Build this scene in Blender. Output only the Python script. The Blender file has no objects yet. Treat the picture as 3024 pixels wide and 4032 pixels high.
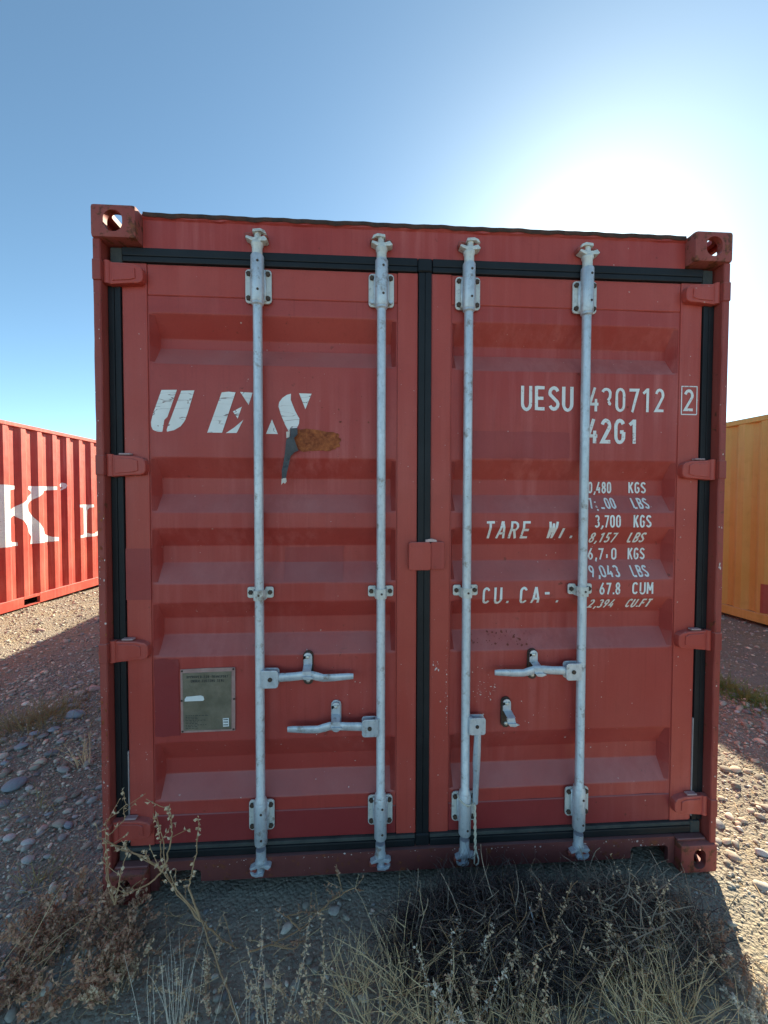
import bpy, bmesh, math, random
import numpy as np
from mathutils import Vector, Matrix
from mathutils.geometry import tessellate_polygon
random.seed(7); RNG = np.random.default_rng(11)
scn = bpy.context.scene
COL = scn.collection

# ------------------------------------------------------------------ camera
CAMR = ((0.99813047, -0.0610749, 0.00233046), (0.00061579, -0.02807861, -0.99960553), (0.06111624, 0.99773817, -0.0279885))
CAMC = Vector((-0.255604, -1.544278, 1.52807))
cam = bpy.data.cameras.new('camera'); cam.sensor_fit = 'VERTICAL'; cam.sensor_height = 36; cam.lens = 1600 / 4032 * 36
cam.clip_start = 0.02; cam.clip_end = 3000
camo = bpy.data.objects.new('camera', cam); COL.objects.link(camo); scn.camera = camo
M = Matrix.Identity(4)
for i in range(3):
    M[i][0] = CAMR[0][i]; M[i][1] = -CAMR[1][i]; M[i][2] = -CAMR[2][i]; M[i][3] = CAMC[i]
camo.matrix_world = M

# ------------------------------------------------------------------ sky, sun, exposure
SUN = Vector((0.965, 1.68, 1.0)).normalized()
ELEV = math.asin(SUN.z); AZ = math.atan2(SUN.x, SUN.y)
w = bpy.data.worlds.new('World'); scn.world = w; w.use_nodes = True
wn = w.node_tree.nodes; wl = w.node_tree.links
sky = wn.new('ShaderNodeTexSky'); sky.sky_type = 'NISHITA'; sky.sun_disc = False
sky.sun_elevation = ELEV; sky.sun_rotation = AZ
sky.altitude = 0; sky.air_density = 0.60; sky.dust_density = 0.24; sky.ozone_density = 2.0
bg = wn['Background']; bg.inputs['Strength'].default_value = 0.09
wb = wn.new('ShaderNodeMix'); wb.data_type = 'RGBA'; wb.blend_type = 'MULTIPLY'; wb.inputs[0].default_value = 1.0; wb.inputs[7].default_value = (0.88, 1.0, 0.85, 1)
wl.new(sky.outputs[0], wb.inputs[6]); wl.new(wb.outputs[2], bg.inputs[0])
sl = bpy.data.lights.new('sun', 'SUN'); sl.energy = 4.0; sl.angle = math.radians(0.53); sl.color = (1.0, 0.87, 0.66)
so = bpy.data.objects.new('sun', sl); COL.objects.link(so); so.location = SUN * 40
so.rotation_euler = (-SUN).to_track_quat('-Z', 'Y').to_euler()
vs = scn.view_settings; vs.view_transform = 'Standard'; vs.look = 'None'; vs.gamma = 1; vs.use_curve_mapping = False
vs.exposure = 1.77
scn.cycles.use_denoising = True
scn.cycles.max_bounces = 8; scn.cycles.diffuse_bounces = 5; scn.cycles.glossy_bounces = 3
scn.cycles.sample_clamp_indirect = 8

# ------------------------------------------------------------------ helpers
def ray(u, v):
    d = ((u - 1512) / 1600, (v - 2016) / 1600, 1.0)
    return Vector(tuple(sum(CAMR[k][i] * d[k] for k in range(3)) for i in range(3)))
def PY(u, v, y):                      # photograph point -> place on the vertical plane at depth y
    d = ray(u, v); return CAMC + d * ((y - CAMC.y) / d.y)
def PZ(u, v, z=0.0):                  # photograph point -> place on the ground
    d = ray(u, v); return CAMC + d * ((z - CAMC.z) / d.z)

def setp(o, label=None, cat=None, group=None, kind=None):
    if label: o['label'] = label
    if cat: o['category'] = cat
    if group: o['group'] = group
    if kind: o['kind'] = kind
    return o
def empty(name, loc=(0, 0, 0), rz=0.0, label=None, cat=None, group=None):
    o = bpy.data.objects.new(name, None); COL.objects.link(o); o.location = loc; o.rotation_euler = (0, 0, rz)
    o.empty_display_size = 0.1
    return setp(o, label, cat, group)
def link(name, me, mat, parent=None, smooth=False):
    o = bpy.data.objects.new(name, me); COL.objects.link(o)
    if mat and not me.materials: me.materials.append(mat)
    if parent: o.parent = parent
    if smooth: me.polygons.foreach_set('use_smooth', [True] * len(me.polygons))
    return o
def build(name, bm, mat, parent=None, smooth=False):
    me = bpy.data.meshes.new(name); bm.to_mesh(me); bm.free()
    return link(name, me, mat, parent, smooth)
def smooth_angle(o, deg=35):
    me = o.data; me.polygons.foreach_set('use_smooth', [True] * len(me.polygons))
    bm = bmesh.new(); bm.from_mesh(me); c = math.radians(deg)
    for e in bm.edges:
        if len(e.link_faces) == 2 and e.calc_face_angle(0) > c: e.smooth = False
    bm.to_mesh(me); bm.free(); return o
def NB(): return bmesh.new()
def box(bm, x0, x1, y0, y1, z0, z1, bev=0.0, seg=1, mat=None):
    t = bmesh.new(); bmesh.ops.create_cube(t, size=1)
    for v in t.verts:
        v.co = Vector(((x0 + x1) / 2 + v.co.x * (x1 - x0), (y0 + y1) / 2 + v.co.y * (y1 - y0), (z0 + z1) / 2 + v.co.z * (z1 - z0)))
    if bev: bmesh.ops.bevel(t, geom=t.edges[:], offset=bev, segments=seg, affect='EDGES', profile=0.6)
    if mat is not None: bmesh.ops.transform(t, matrix=mat, verts=t.verts)
    merge(bm, t)
def merge(bm, t):
    me = bpy.data.meshes.new('tmp'); t.to_mesh(me); t.free(); bm.from_mesh(me); bpy.data.meshes.remove(me)
def prism(bm, pts, y0, y1, bev=0.0):           # outline in x,z pushed from y0 (front) to y1
    t = bmesh.new()
    f = [t.verts.new((p[0], y0, p[1])) for p in pts]; b = [t.verts.new((p[0], y1, p[1])) for p in pts]
    n = len(pts)
    t.faces.new(f); t.faces.new(b[::-1])
    for i in range(n): t.faces.new((f[i], b[i], b[(i + 1) % n], f[(i + 1) % n]))
    bmesh.ops.recalc_face_normals(t, faces=t.faces)
    if bev:
        ed = [e for e in t.edges if abs(e.verts[0].co.y - y0) < 1e-6 and abs(e.verts[1].co.y - y0) < 1e-6]
        bmesh.ops.bevel(t, geom=ed, offset=bev, segments=2, affect='EDGES', profile=0.6)
    merge(bm, t)
def rrect(x0, x1, z0, z1, r, n=4):
    out = []
    for cx, cz, a in ((x1 - r, z1 - r, 0), (x0 + r, z1 - r, 90), (x0 + r, z0 + r, 180), (x1 - r, z0 + r, 270)):
        for k in range(n + 1):
            t = math.radians(a + 90 * k / n); out.append((cx + r * math.cos(t), cz + r * math.sin(t)))
    return out
def tube(bm, pts, radii, n=6, cap=True, sx=1.0):
    pts = [Vector(p) for p in pts]
    if not hasattr(radii, '__len__'): radii = [radii] * len(pts)
    rings = []; up = None
    for i, p in enumerate(pts):
        d = (pts[min(i + 1, len(pts) - 1)] - pts[max(i - 1, 0)])
        if d.length < 1e-9: d = Vector((0, 0, 1))
        d.normalize()
        if up is None or abs(up.dot(d)) > 0.99: up = Vector((1, 0, 0)) if abs(d.x) < 0.9 else Vector((0, 1, 0))
        a = (up - d * up.dot(d)).normalized(); b = d.cross(a); up = a
        rings.append([bm.verts.new(p + (a * math.cos(2 * math.pi * k / n) * sx + b * math.sin(2 * math.pi * k / n)) * radii[i]) for k in range(n)])
    for r0, r1 in zip(rings, rings[1:]):
        for k in range(n): bm.faces.new((r0[k], r0[(k + 1) % n], r1[(k + 1) % n], r1[k]))
    if cap: bm.faces.new(rings[0][::-1]); bm.faces.new(rings[-1])
def lathe_z(bm, x, y, prof, n=20):              # profile of (radius, z) about a vertical axis
    tube(bm, [(x, y, z) for r, z in prof], [r for r, z in prof], n)
def hexbolt(bm, x, y, z, r=0.010, h=0.008, n=6, a0=0.0):
    f = [bm.verts.new((x + r * .86 * math.cos(a0 + 2 * math.pi * k / n), y - h, z + r * .86 * math.sin(a0 + 2 * math.pi * k / n))) for k in range(n)]
    m = [bm.verts.new((x + r * math.cos(a0 + 2 * math.pi * k / n), y - h * .75, z + r * math.sin(a0 + 2 * math.pi * k / n))) for k in range(n)]
    b = [bm.verts.new((x + r * math.cos(a0 + 2 * math.pi * k / n), y, z + r * math.sin(a0 + 2 * math.pi * k / n))) for k in range(n)]
    bm.faces.new(f)
    for k in range(n):
        bm.faces.new((f[k], m[k], m[(k + 1) % n], f[(k + 1) % n])); bm.faces.new((m[k], b[k], b[(k + 1) % n], m[(k + 1) % n]))
def dome(bm, x, y, z, r, h, n=10):
    prev = None
    for j in range(4):
        a = math.pi / 2 * j / 3.0
        rr = r * math.cos(a); yy = y - h * math.sin(a)
        if j == 3:
            c = bm.verts.new((x, yy, z))
            for k in range(n): bm.faces.new((prev[k], prev[(k + 1) % n], c))
        else:
            ring = [bm.verts.new((x + rr * math.cos(2 * math.pi * k / n), yy, z + rr * math.sin(2 * math.pi * k / n))) for k in range(n)]
            if prev:
                for k in range(n): bm.faces.new((prev[k], prev[(k + 1) % n], ring[(k + 1) % n], ring[k]))
            prev = ring
def fixn(bm): bmesh.ops.recalc_face_normals(bm, faces=bm.faces); return bm

# ------------------------------------------------------------------ materials
class NT:
    def __init__(s, name):
        s.m = bpy.data.materials.new(name); s.m.use_nodes = True; s.t = s.m.node_tree
        s.p = s.t.nodes['Principled BSDF']; s.co = s.t.nodes.new('ShaderNodeTexCoord')
    def n(s, typ, ins=None, **kw):
        d = s.t.nodes.new(typ)
        for k, v in kw.items(): setattr(d, k, v)
        for k, v in (ins or {}).items():
            if isinstance(v, bpy.types.NodeSocket): s.t.links.new(v, d.inputs[k])
            else: d.inputs[k].default_value = v
        return d
    def map(s, scale=(1, 1, 1), loc=(0, 0, 0), src='Object'):
        return s.n('ShaderNodeMapping', {'Vector': s.co.outputs[src], 'Scale': scale, 'Location': loc}).outputs[0]
    def noise(s, scale, detail=4, rough=.55, vec=None, dist=0.0):
        return s.n('ShaderNodeTexNoise', {'Vector': vec or s.co.outputs['Object'], 'Scale': scale, 'Detail': detail, 'Roughness': rough, 'Distortion': dist}).outputs[0]
    def ramp(s, v, a, b, ca=(0, 0, 0, 1), cb=(1, 1, 1, 1)):
        r = s.n('ShaderNodeValToRGB', {'Fac': v}); e = r.color_ramp.elements
        e[0].position = a; e[1].position = b; e[0].color = ca; e[1].color = cb
        return r.outputs[0]
    def mix(s, f, a, b, mode='MIX'):
        c = lambda v: v if isinstance(v, bpy.types.NodeSocket) else (tuple(v) + (1,))[:4]
        r = s.n('ShaderNodeMix', {0: f, 6: c(a), 7: c(b)}, data_type='RGBA', blend_type=mode)
        return r.outputs[2]
    def math(s, op, a, b=0.5, clamp=False):
        return s.n('ShaderNodeMath', {0: a, 1: b}, operation=op, use_clamp=clamp).outputs[0]
    def bump(s, h, strength=.3, dist=.01, nrm=None):
        i = {'Height': h, 'Strength': strength, 'Distance': dist}
        if nrm: i['Normal'] = nrm
        b = s.n('ShaderNodeBump', i).outputs[0]
        s.t.links.new(b, s.p.inputs['Normal']); return b
    def out(s, color=None, rough=None, metal=None, spec=None):
        for k, v in (('Base Color', color), ('Roughness', rough), ('Metallic', metal), ('Specular IOR Level', spec)):
            if v is None: continue
            if isinstance(v, bpy.types.NodeSocket): s.t.links.new(v, s.p.inputs[k])
            else: s.p.inputs[k].default_value = (tuple(v) + (1,))[:4] if hasattr(v, '__len__') else v
        return s.m

def paint(name, base, fade, chalk=.25, rust=.5, chips=.5, rough=.42, rustcol=(.095, .026, .016), chipcol=(.55, .36, .32), big_rust=None):
    t = NT(name)
    c = t.mix(t.ramp(t.noise(2.2, 5), .35, .68), base, fade)
    st = t.noise(1.0, 4, .6, t.map((26, 26, 1.6)))
    st2 = t.noise(1.0, 3, .6, t.map((90, 90, 2.5), (3, 1, 7)))
    s = t.math('MULTIPLY', t.ramp(st, .44, .72), t.ramp(t.noise(1.3, 2), .4, .65))
    c = t.mix(t.math('MULTIPLY', s, chalk), c, tuple(min(1, x * 1.15 + .07) for x in fade))
    c = t.mix(t.math('MULTIPLY', t.ramp(st2, .55, .8), chalk * .45), c, tuple(x * .55 for x in base))
    dirt = t.ramp(t.noise(7, 6, .65), .52, .75)
    c = t.mix(t.math('MULTIPLY', dirt, .22), c, tuple(x * .5 for x in base))
    fine = t.noise(160, 3, .6)
    c = t.mix(t.math('MULTIPLY', t.ramp(fine, .45, .8), .18), c, tuple(x * .6 for x in base))
    # rust freckles
    rn = t.math('MULTIPLY', t.ramp(t.noise(38, 4, .6), .66, .72), t.ramp(t.noise(2.1, 3), .45, .62))
    c = t.mix(t.math('MULTIPLY', rn, rust), c, rustcol)
    if big_rust:
        br = t.ramp(t.noise(24, 7, .7), big_rust, big_rust + .05)
        rc = t.mix(t.ramp(t.noise(60, 4), .35, .65), rustcol, (.26, .078, .032))
        c = t.mix(br, c, rc)
    # pale chips
    vo = t.n('ShaderNodeTexVoronoi', {'Vector': t.map((1, 1, 1), (.3, .1, .2)), 'Scale': 19.0, 'Randomness': 1.0}).outputs['Distance']
    vn = t.math('ADD', vo, t.math('MULTIPLY', t.math('SUBTRACT', t.noise(120, 2), .5), .12))
    ch = t.math('MULTIPLY', t.ramp(vn, .045, .06, (1, 1, 1, 1), (0, 0, 0, 1)), t.ramp(t.noise(3.1, 2, .5, t.map((1, 1, 1), (5, 2, 9))), .5, .6))
    c = t.mix(t.math('MULTIPLY', ch, chips), c, chipcol)
    nz = t.n('ShaderNodeSeparateXYZ', {0: t.n('ShaderNodeNewGeometry').outputs['Normal']}).outputs[2]      # upward slopes paled in the colour: settled dust plus sky light
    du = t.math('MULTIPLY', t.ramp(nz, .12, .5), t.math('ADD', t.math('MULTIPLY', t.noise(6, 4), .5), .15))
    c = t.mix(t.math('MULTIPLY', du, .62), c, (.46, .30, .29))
    r = t.math('ADD', t.math('MULTIPLY', t.noise(5, 4), .25), rough - .1)
    h = t.math('ADD', t.noise(3.0, 2), t.math('MULTIPLY', t.noise(70, 3), .02))
    t.bump(h, .8, .012)
    return t.out(c, r, 0.0, .35)

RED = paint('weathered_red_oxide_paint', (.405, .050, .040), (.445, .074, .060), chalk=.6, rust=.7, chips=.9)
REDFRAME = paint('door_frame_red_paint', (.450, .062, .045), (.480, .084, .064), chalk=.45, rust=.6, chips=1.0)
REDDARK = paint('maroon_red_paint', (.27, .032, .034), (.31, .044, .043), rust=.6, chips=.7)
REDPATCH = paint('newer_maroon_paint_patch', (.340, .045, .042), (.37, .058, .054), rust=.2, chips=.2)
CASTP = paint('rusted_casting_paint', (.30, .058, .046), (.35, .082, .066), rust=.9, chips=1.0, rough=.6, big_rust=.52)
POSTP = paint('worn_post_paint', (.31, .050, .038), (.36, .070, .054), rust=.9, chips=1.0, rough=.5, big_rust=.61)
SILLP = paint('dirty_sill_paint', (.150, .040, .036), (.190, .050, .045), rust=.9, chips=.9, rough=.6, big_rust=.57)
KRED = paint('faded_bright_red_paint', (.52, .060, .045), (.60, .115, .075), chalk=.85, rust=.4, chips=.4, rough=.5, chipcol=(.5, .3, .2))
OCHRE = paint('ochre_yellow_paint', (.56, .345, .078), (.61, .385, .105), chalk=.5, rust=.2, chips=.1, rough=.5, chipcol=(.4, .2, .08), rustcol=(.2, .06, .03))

def galv(name, a, b, rough=.42, metal=.45):
    t = NT(name)
    c = t.mix(t.ramp(t.noise(1, 5, .65, t.map((30, 30, 6))), .35, .65), a, b)
    c = t.mix(t.math('MULTIPLY', t.ramp(t.noise(55, 4, .6), .5, .7), .4), c, tuple(x * .62 for x in a))
    c = t.mix(t.math('MULTIPLY', t.ramp(t.noise(20, 5, .7), .58, .68), .75), c, (.22, .16, .12))
    t.bump(t.noise(140, 3), .15, .003)
    return t.out(c, t.math('ADD', t.math('MULTIPLY', t.noise(40, 3), .3), rough - .15), metal, .5)
GALV = galv('weathered_galvanised_steel', (.50, .545, .59), (.66, .70, .74), .42, .35)
ZINC = galv('whitish_zinc_bracket', (.58, .59, .56), (.72, .72, .68), .5, .2)
def simple(name, a, b, scale=8, rough=.6, metal=0.0, bs=60, bstr=.3, bd=.003, spec=.4):
    t = NT(name); c = t.mix(t.ramp(t.noise(scale, 6, .65), .35, .65), a, b)
    t.bump(t.noise(bs, 4), bstr, bd); return t.out(c, rough, metal, spec)
RUBBER = simple('black_rubber', (.006, .0075, .010), (.013, .015, .018), 5, .55, 0, 90, .15, .002, .35)
RUBDUST = simple('dusty_rubber', (.040, .044, .044), (.075, .076, .070), 14, .85)
BOLTR = simple('rusty_bolt_steel', (.060, .042, .034), (.11, .07, .05), 60, .65, .3)
RIVET = simple('bright_rivet_steel', (.62, .61, .55), (.72, .71, .66), 60, .35, .6)
RUSTY = simple('orange_rust', (.20, .050, .024), (.45, .135, .050), 45, .9, 0, 120, .8, .003, .2)
TAR = simple('dark_grey_tape', (.06, .062, .065), (.10, .10, .105), 30, .6)
TAPEBACK = simple('pale_tape_scrap', (.60, .52, .45), (.72, .66, .60), 40, .7)
DARK = simple('dark_interior_steel', (.020, .012, .010), (.035, .020, .016), 8, .9)
ROPE = simple('off_white_cord', (.55, .50, .40), (.68, .63, .52), 120, .9)
STRAP = simple('white_plastic_strap', (.62, .66, .70), (.75, .78, .80), 40, .45)
STICK = simple('white_sticker', (.75, .76, .76), (.82, .82, .80), 30, .5)
PRINT = simple('black_print', (.03, .03, .03), (.05, .05, .05), 30, .6)
PLATE = simple('tarnished_brass_plate', (.165, .145, .105), (.25, .215, .160), 18, .45, .35, 90, .4, .002)
def white_letter(name, crack):
    t = NT(name)
    c = t.mix(t.ramp(t.noise(14, 5), .35, .7), (.78, .775, .75), (.88, .87, .85))
    if crack:
        n = t.noise(1, 3, .5, t.map((5, 5, 26), (0, 0, .4)), .6)
        d = t.math('ABSOLUTE', t.math('SUBTRACT', n, .5))
        c = t.mix(t.ramp(d, .003, .008, (1, 1, 1, 1), (0, 0, 0, 1)), c, (.22, .13, .12))
    else:
        c = t.mix(t.math('MULTIPLY', t.ramp(t.noise(60, 4, .65), .60, .68), .75), c, (.36, .16, .14))
    return t.out(c, .55, 0, .4)
VINYL = white_letter('cracked_white_vinyl', True)
WHITEP = white_letter('worn_white_paint_lettering', False)

# ------------------------------------------------------------------ ground
def hgt(x, y):
    x = np.asarray(x, float); y = np.asarray(y, float)
    h = .010 * np.sin(1.3 * x + .7) * np.sin(1.7 * y + 1.1) + .007 * np.sin(3.7 * x + 1.9 * y) + .006 * np.sin(2.3 * y - 4.1 * x + 2.) + .004 * np.sin(9.1 * x + 7.3 * y + .5)
    h = h + .022 * np.exp(-(((x + 2.0) / .55) ** 2 + ((y - 1.0) / 2.2) ** 2))
    near = np.clip((np.abs(x) - 1.0) / .8, .25, 1) 
    return h * near - .012
def axis(lo, hi, fine, far):
    a = list(np.arange(lo, hi + 1e-6, fine)); s = fine; v = hi
    while v < far: s *= 1.25; v += s; a.append(v)
    s = fine; v = lo
    while v > -far: s *= 1.25; v -= s; a.insert(0, v)
    return np.array(a)
def grid_mesh(name, X, Y, Z):
    ny, nx = X.shape; me = bpy.data.meshes.new(name)
    v = np.stack([X, Y, Z], -1).reshape(-1, 3)
    i = np.arange(ny * nx).reshape(ny, nx)
    f = np.stack([i[:-1, :-1], i[:-1, 1:], i[1:, 1:], i[1:, :-1]], -1).reshape(-1, 4)
    raw(me, v, f); return me
def raw(me, v, f):
    k = f.shape[1]
    me.vertices.add(len(v)); me.vertices.foreach_set('co', np.asarray(v, np.float32).ravel())
    me.loops.add(f.size); me.loops.foreach_set('vertex_index', f.astype(np.int32).ravel())
    me.polygons.add(len(f)); me.polygons.foreach_set('loop_start', np.arange(0, f.size, k, dtype=np.int32))
    me.update(calc_edges=True); me.validate()
gx = axis(-6.5, 6.0, .04, 700); gy = axis(-2.5, 8.0, .04, 700)
X, Y = np.meshgrid(gx, gy)
Z = hgt(X, Y)
Z += (RNG.random(X.shape) - .5) * .006 * ((np.abs(X) < 7) & (Y > -3) & (Y < 9))
t = NT('gravelly_soil')
c = t.mix(t.ramp(t.noise(1.1, 6, .6), .35, .66), (.305, .262, .190), (.415, .355, .245))
c = t.mix(t.math('MULTIPLY', t.ramp(t.noise(22, 6, .7), .45, .7), .6), c, (.195, .168, .128))
vo = t.n('ShaderNodeTexVoronoi', {'Vector': t.co.outputs['Object'], 'Scale': 75.0})
c = t.mix(t.math('MULTIPLY', t.ramp(t.noise(3, 3), .35, .6), .55), c, t.mix(.65, t.n('ShaderNodeHueSaturation', {'Color': vo.outputs['Color'], 'Saturation': .18, 'Value': .55}).outputs[0], (.26, .245, .205)))
sx_ = t.n('ShaderNodeSeparateXYZ', {0: t.co.outputs['Object']}).outputs      # silty soil before the sill, paled to brighten the shaded front
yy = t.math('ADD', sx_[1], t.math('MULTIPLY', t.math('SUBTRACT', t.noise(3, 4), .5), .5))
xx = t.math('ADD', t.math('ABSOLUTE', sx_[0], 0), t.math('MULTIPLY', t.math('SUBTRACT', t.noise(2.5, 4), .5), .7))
silt_lift = t.math('MULTIPLY', t.ramp(t.math('ABSOLUTE', t.math('ADD', yy, .4), 0), .45, .9, (1, 1, 1, 1), (0, 0, 0, 1)), t.ramp(t.math('MULTIPLY', xx, .5), .5, .75, (1, 1, 1, 1), (0, 0, 0, 1)))
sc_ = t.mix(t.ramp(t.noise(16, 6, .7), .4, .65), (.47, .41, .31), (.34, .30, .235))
c = t.mix(t.math('MULTIPLY', silt_lift, .85), c, sc_)
h = t.math('ADD', t.math('MULTIPLY', vo.outputs['Distance'], -.6), t.noise(45, 5, .7))
t.bump(h, 1.0, .018)
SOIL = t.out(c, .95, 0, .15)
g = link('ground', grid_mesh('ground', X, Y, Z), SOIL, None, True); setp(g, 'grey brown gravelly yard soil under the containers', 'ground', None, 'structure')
del g['category']

# ------------------------------------------------------------------ corrugated neighbours and body
PITCH = .2745; FLAT = .072; SLOPE = .068
def side_profile(y, depth=.042):             # 0 on the outer flat, depth on the inner flat
    p = y % PITCH
    inner = PITCH - FLAT - 2 * SLOPE
    if p <= FLAT: return 0.0
    if p <= FLAT + SLOPE: return depth * (p - FLAT) / SLOPE
    if p <= FLAT + SLOPE + inner: return depth
    return depth * (PITCH - p) / SLOPE
def side_breaks(y0, y1):
    inner = PITCH - FLAT - 2 * SLOPE; out = [y0]
    k = math.floor(y0 / PITCH)
    while k * PITCH < y1:
        for o in (0, FLAT, FLAT + SLOPE, FLAT + SLOPE + inner):
            q = k * PITCH + o
            if y0 + 1e-4 < q < y1 - 1e-4: out.append(q)
        k += 1
    return out + [y1]
def corrugated_side(x, sgn, y0, y1, z0, z1, ph=0.0):       # sgn = direction of the outward normal
    bm = NB(); br = side_breaks(y0 - ph, y1 - ph); prev = None
    for q in br:
        xx = x - sgn * side_profile(q)
        a = bm.verts.new((xx, q + ph, z0)); b = bm.verts.new((xx, q + ph, z1))
        if prev: bm.faces.new((prev[0], a, b, prev[1]))
        prev = (a, b)
    return bm
def casting_mesh(name, wx=.158, dy=.178, hz=.118, hole=(.066, .076)):
    # outer corner at the origin: x to +wx (inwards), y to +dy (inwards), z down to -hz
    def tmp(bm):
        me = bpy.data.meshes.new('t'); bm.to_mesh(me); bm.free(); o = bpy.data.objects.new('t', me); COL.objects.link(o); return o
    b = NB(); box(b, 0, wx, 0, dy, -hz, 0, .012, 2); body = tmp(b)
    cuts = []
    b = NB(); box(b, .020, wx - .018, .024, dy - .02, -hz + .02, -.020); cuts.append(tmp(b))
    b = NB(); prism(b, rrect(wx / 2 - hole[0] / 2, wx / 2 + hole[0] / 2, -hz / 2 - hole[1] / 2, -hz / 2 + hole[1] / 2, hole[0] * .46, 6), -.01, .04); cuts.append(tmp(b))
    b = NB(); prism(b, rrect(dy / 2 - .035, dy / 2 + .035, -hz / 2 - .026, -hz / 2 + .026, .025, 6), -.01, .04)
    bmesh.ops.transform(b, matrix=Matrix(((0, 1, 0, 0), (1, 0, 0, 0), (0, 0, 1, 0), (0, 0, 0, 1))), verts=b.verts); fixn(b); cuts.append(tmp(b))
    b = NB(); prism(b, rrect(wx / 2 - .030, wx / 2 + .030, -.06, .06, .029, 6), -.03, .01)
    bmesh.ops.transform(b, matrix=Matrix(((1, 0, 0, 0), (0, 0, 1, dy / 2), (0, 1, 0, 0), (0, 0, 0, 1))), verts=b.verts); fixn(b); cuts.append(tmp(b))
    for cu in cuts:
        m = body.modifiers.new('b', 'BOOLEAN'); m.operation = 'DIFFERENCE'; m.object = cu; m.solver = 'EXACT'
    dg = bpy.context.evaluated_depsgraph_get(); dg.update()
    me = bpy.data.meshes.new_from_object(body.evaluated_get(dg)); me.name = name
    for o in [body] + cuts:
        mm = o.data; bpy.data.objects.remove(o); bpy.data.meshes.remove(mm)
    return me
CAST_T = casting_mesh('corner_casting'); CAST_B = casting_mesh('corner_casting_low', hole=(.052, .082))
for m_ in (CAST_T, CAST_B):
    pass
def casting(parent, x, y, z, sx, sy, sz, mat, low=False):
    me = (CAST_B if low else CAST_T).copy(); me.materials.clear(); me.materials.append(mat)
    me.transform(Matrix.Diagonal((sx, sy, sz, 1)))
    if sx * sy * sz < 0: me.flip_normals()
    o = link('corner_casting', me, mat, parent); o.location = (x, y, z); smooth_angle(o, 40); return o

def plain_container(name, loc, rz, sgn, y0, y1, mat, label, ph, rail_z, top_z, pockets=()):
    # local frame: visible face on x = 0, body behind it; sgn = outward direction of that face in x
    r = empty(name, loc, rz, label, 'container')
    W = 2.438; L0, L1 = y0, y1
    build('side_panel', corrugated_side(-sgn * .012, sgn, L0 + .1, L1 - .1, rail_z - .01, top_z + .01, ph), mat, r)
    build('side_panel', corrugated_side(-sgn * (W - .012), -sgn, L0 + .1, L1 - .1, rail_z - .01, top_z + .01, ph), mat, r)
    bm = NB(); a, b = sorted((0, -sgn * .06)); box(bm, a, b, L0 + .16, L1 - .16, top_z, 2.585, .006); build('top_rail', bm, mat, r)
    bm = NB(); a, b = sorted((-sgn * W, -sgn * (W - .06))); box(bm, a, b, L0 + .16, L1 - .16, top_z, 2.585, .006); build('top_rail', bm, mat, r)
    # the rail on the visible side, interrupted by the fork pockets
    segs = []; s = L0 + .16
    for p0, p1 in pockets: segs.append((s, p0)); s = p1
    segs.append((s, L1 - .16))
    for k, (q0, q1) in enumerate(segs):
        bm = NB(); a, b = sorted((sgn * .004, -sgn * .045)); box(bm, a, b, q0, q1, .03, rail_z, .004); build('bottom_rail', bm, mat, r)
    for p0, p1 in pockets:
        bm = NB(); a, b = sorted((sgn * .003, -sgn * .045)); box(bm, a, b, p0 + .002, p1 - .002, rail_z - .035, rail_z - .001); box(bm, a, b, p0 + .002, p1 - .002, .03, .042); build('fork_pocket_rim', bm, mat, r)
        bm = NB(); a, b = sorted((-sgn * .30, -sgn * .31)); box(bm, a, b, p0, p1, .045, rail_z - .036); build('fork_pocket_back', bm, DARK, r)
    bm = NB(); a, b = sorted((-sgn * W, -sgn * (W - .05))); box(bm, a, b, L0 + .16, L1 - .16, .03, rail_z); build('bottom_rail', bm, mat, r)
    bm = NB(); a, b = sorted((-sgn * .05, -sgn * (W - .05))); box(bm, a, b, L0 + .05, L1 - .05, rail_z - .03, rail_z); build('floor', bm, DARK, r)
    bm = NB(); a, b = sorted((-sgn * .03, -sgn * (W - .03))); box(bm, a, b, L0 + .05, L1 - .05, 2.555, 2.575); build('roof', bm, mat, r)
    for yy in (L0 + .03, L1 - .05):
        bm = NB(); a, b = sorted((-sgn * .10, -sgn * (W - .10))); box(bm, a, b, yy, yy + .02, .03, 2.57); build('end_panel', bm, mat, r)
        for xx in (0, -sgn * (W - .16)):
            bm = NB(); a, b = sorted((xx, xx - sgn * .16)); box(bm, a, b, yy - .02, yy + .10, .118, 2.473, .01); build('corner_post', bm, mat, r)
    for yy, sy in ((L0, 1), (L1, -1)):
        for xx, sx in ((0, -sgn), (-sgn * W, sgn)):
            casting(r, xx, yy, 2.591, sx, sy, 1, mat); casting(r, xx, yy, 0, sx, sy, -1, mat, True)
    return r
def conform_side(name, polys, mat, parent, sgn, ph, off=.0025):
    bm = NB()
    for pl in polys:
        v = [bm.verts.new((0, p[0], p[1])) for p in pl]; bm.faces.new(v)
    bm.normal_update(); bmesh.ops.triangulate(bm, faces=bm.faces[:])
    ys = [v.co.y for v in bm.verts]
    for q in side_breaks(min(ys) - ph - .3, max(ys) - ph + .3):
        bmesh.ops.bisect_plane(bm, geom=bm.verts[:] + bm.edges[:] + bm.faces[:], plane_co=(0, q + ph, 0), plane_no=(0, 1, 0))
    for v in bm.verts: v.co.x = -sgn * .012 - sgn * side_profile(v.co.y - ph + 1e-7) + sgn * off
    return build(name, bm, mat, parent)

TL = math.radians(2.6); TR = math.radians(4.8)
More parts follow.
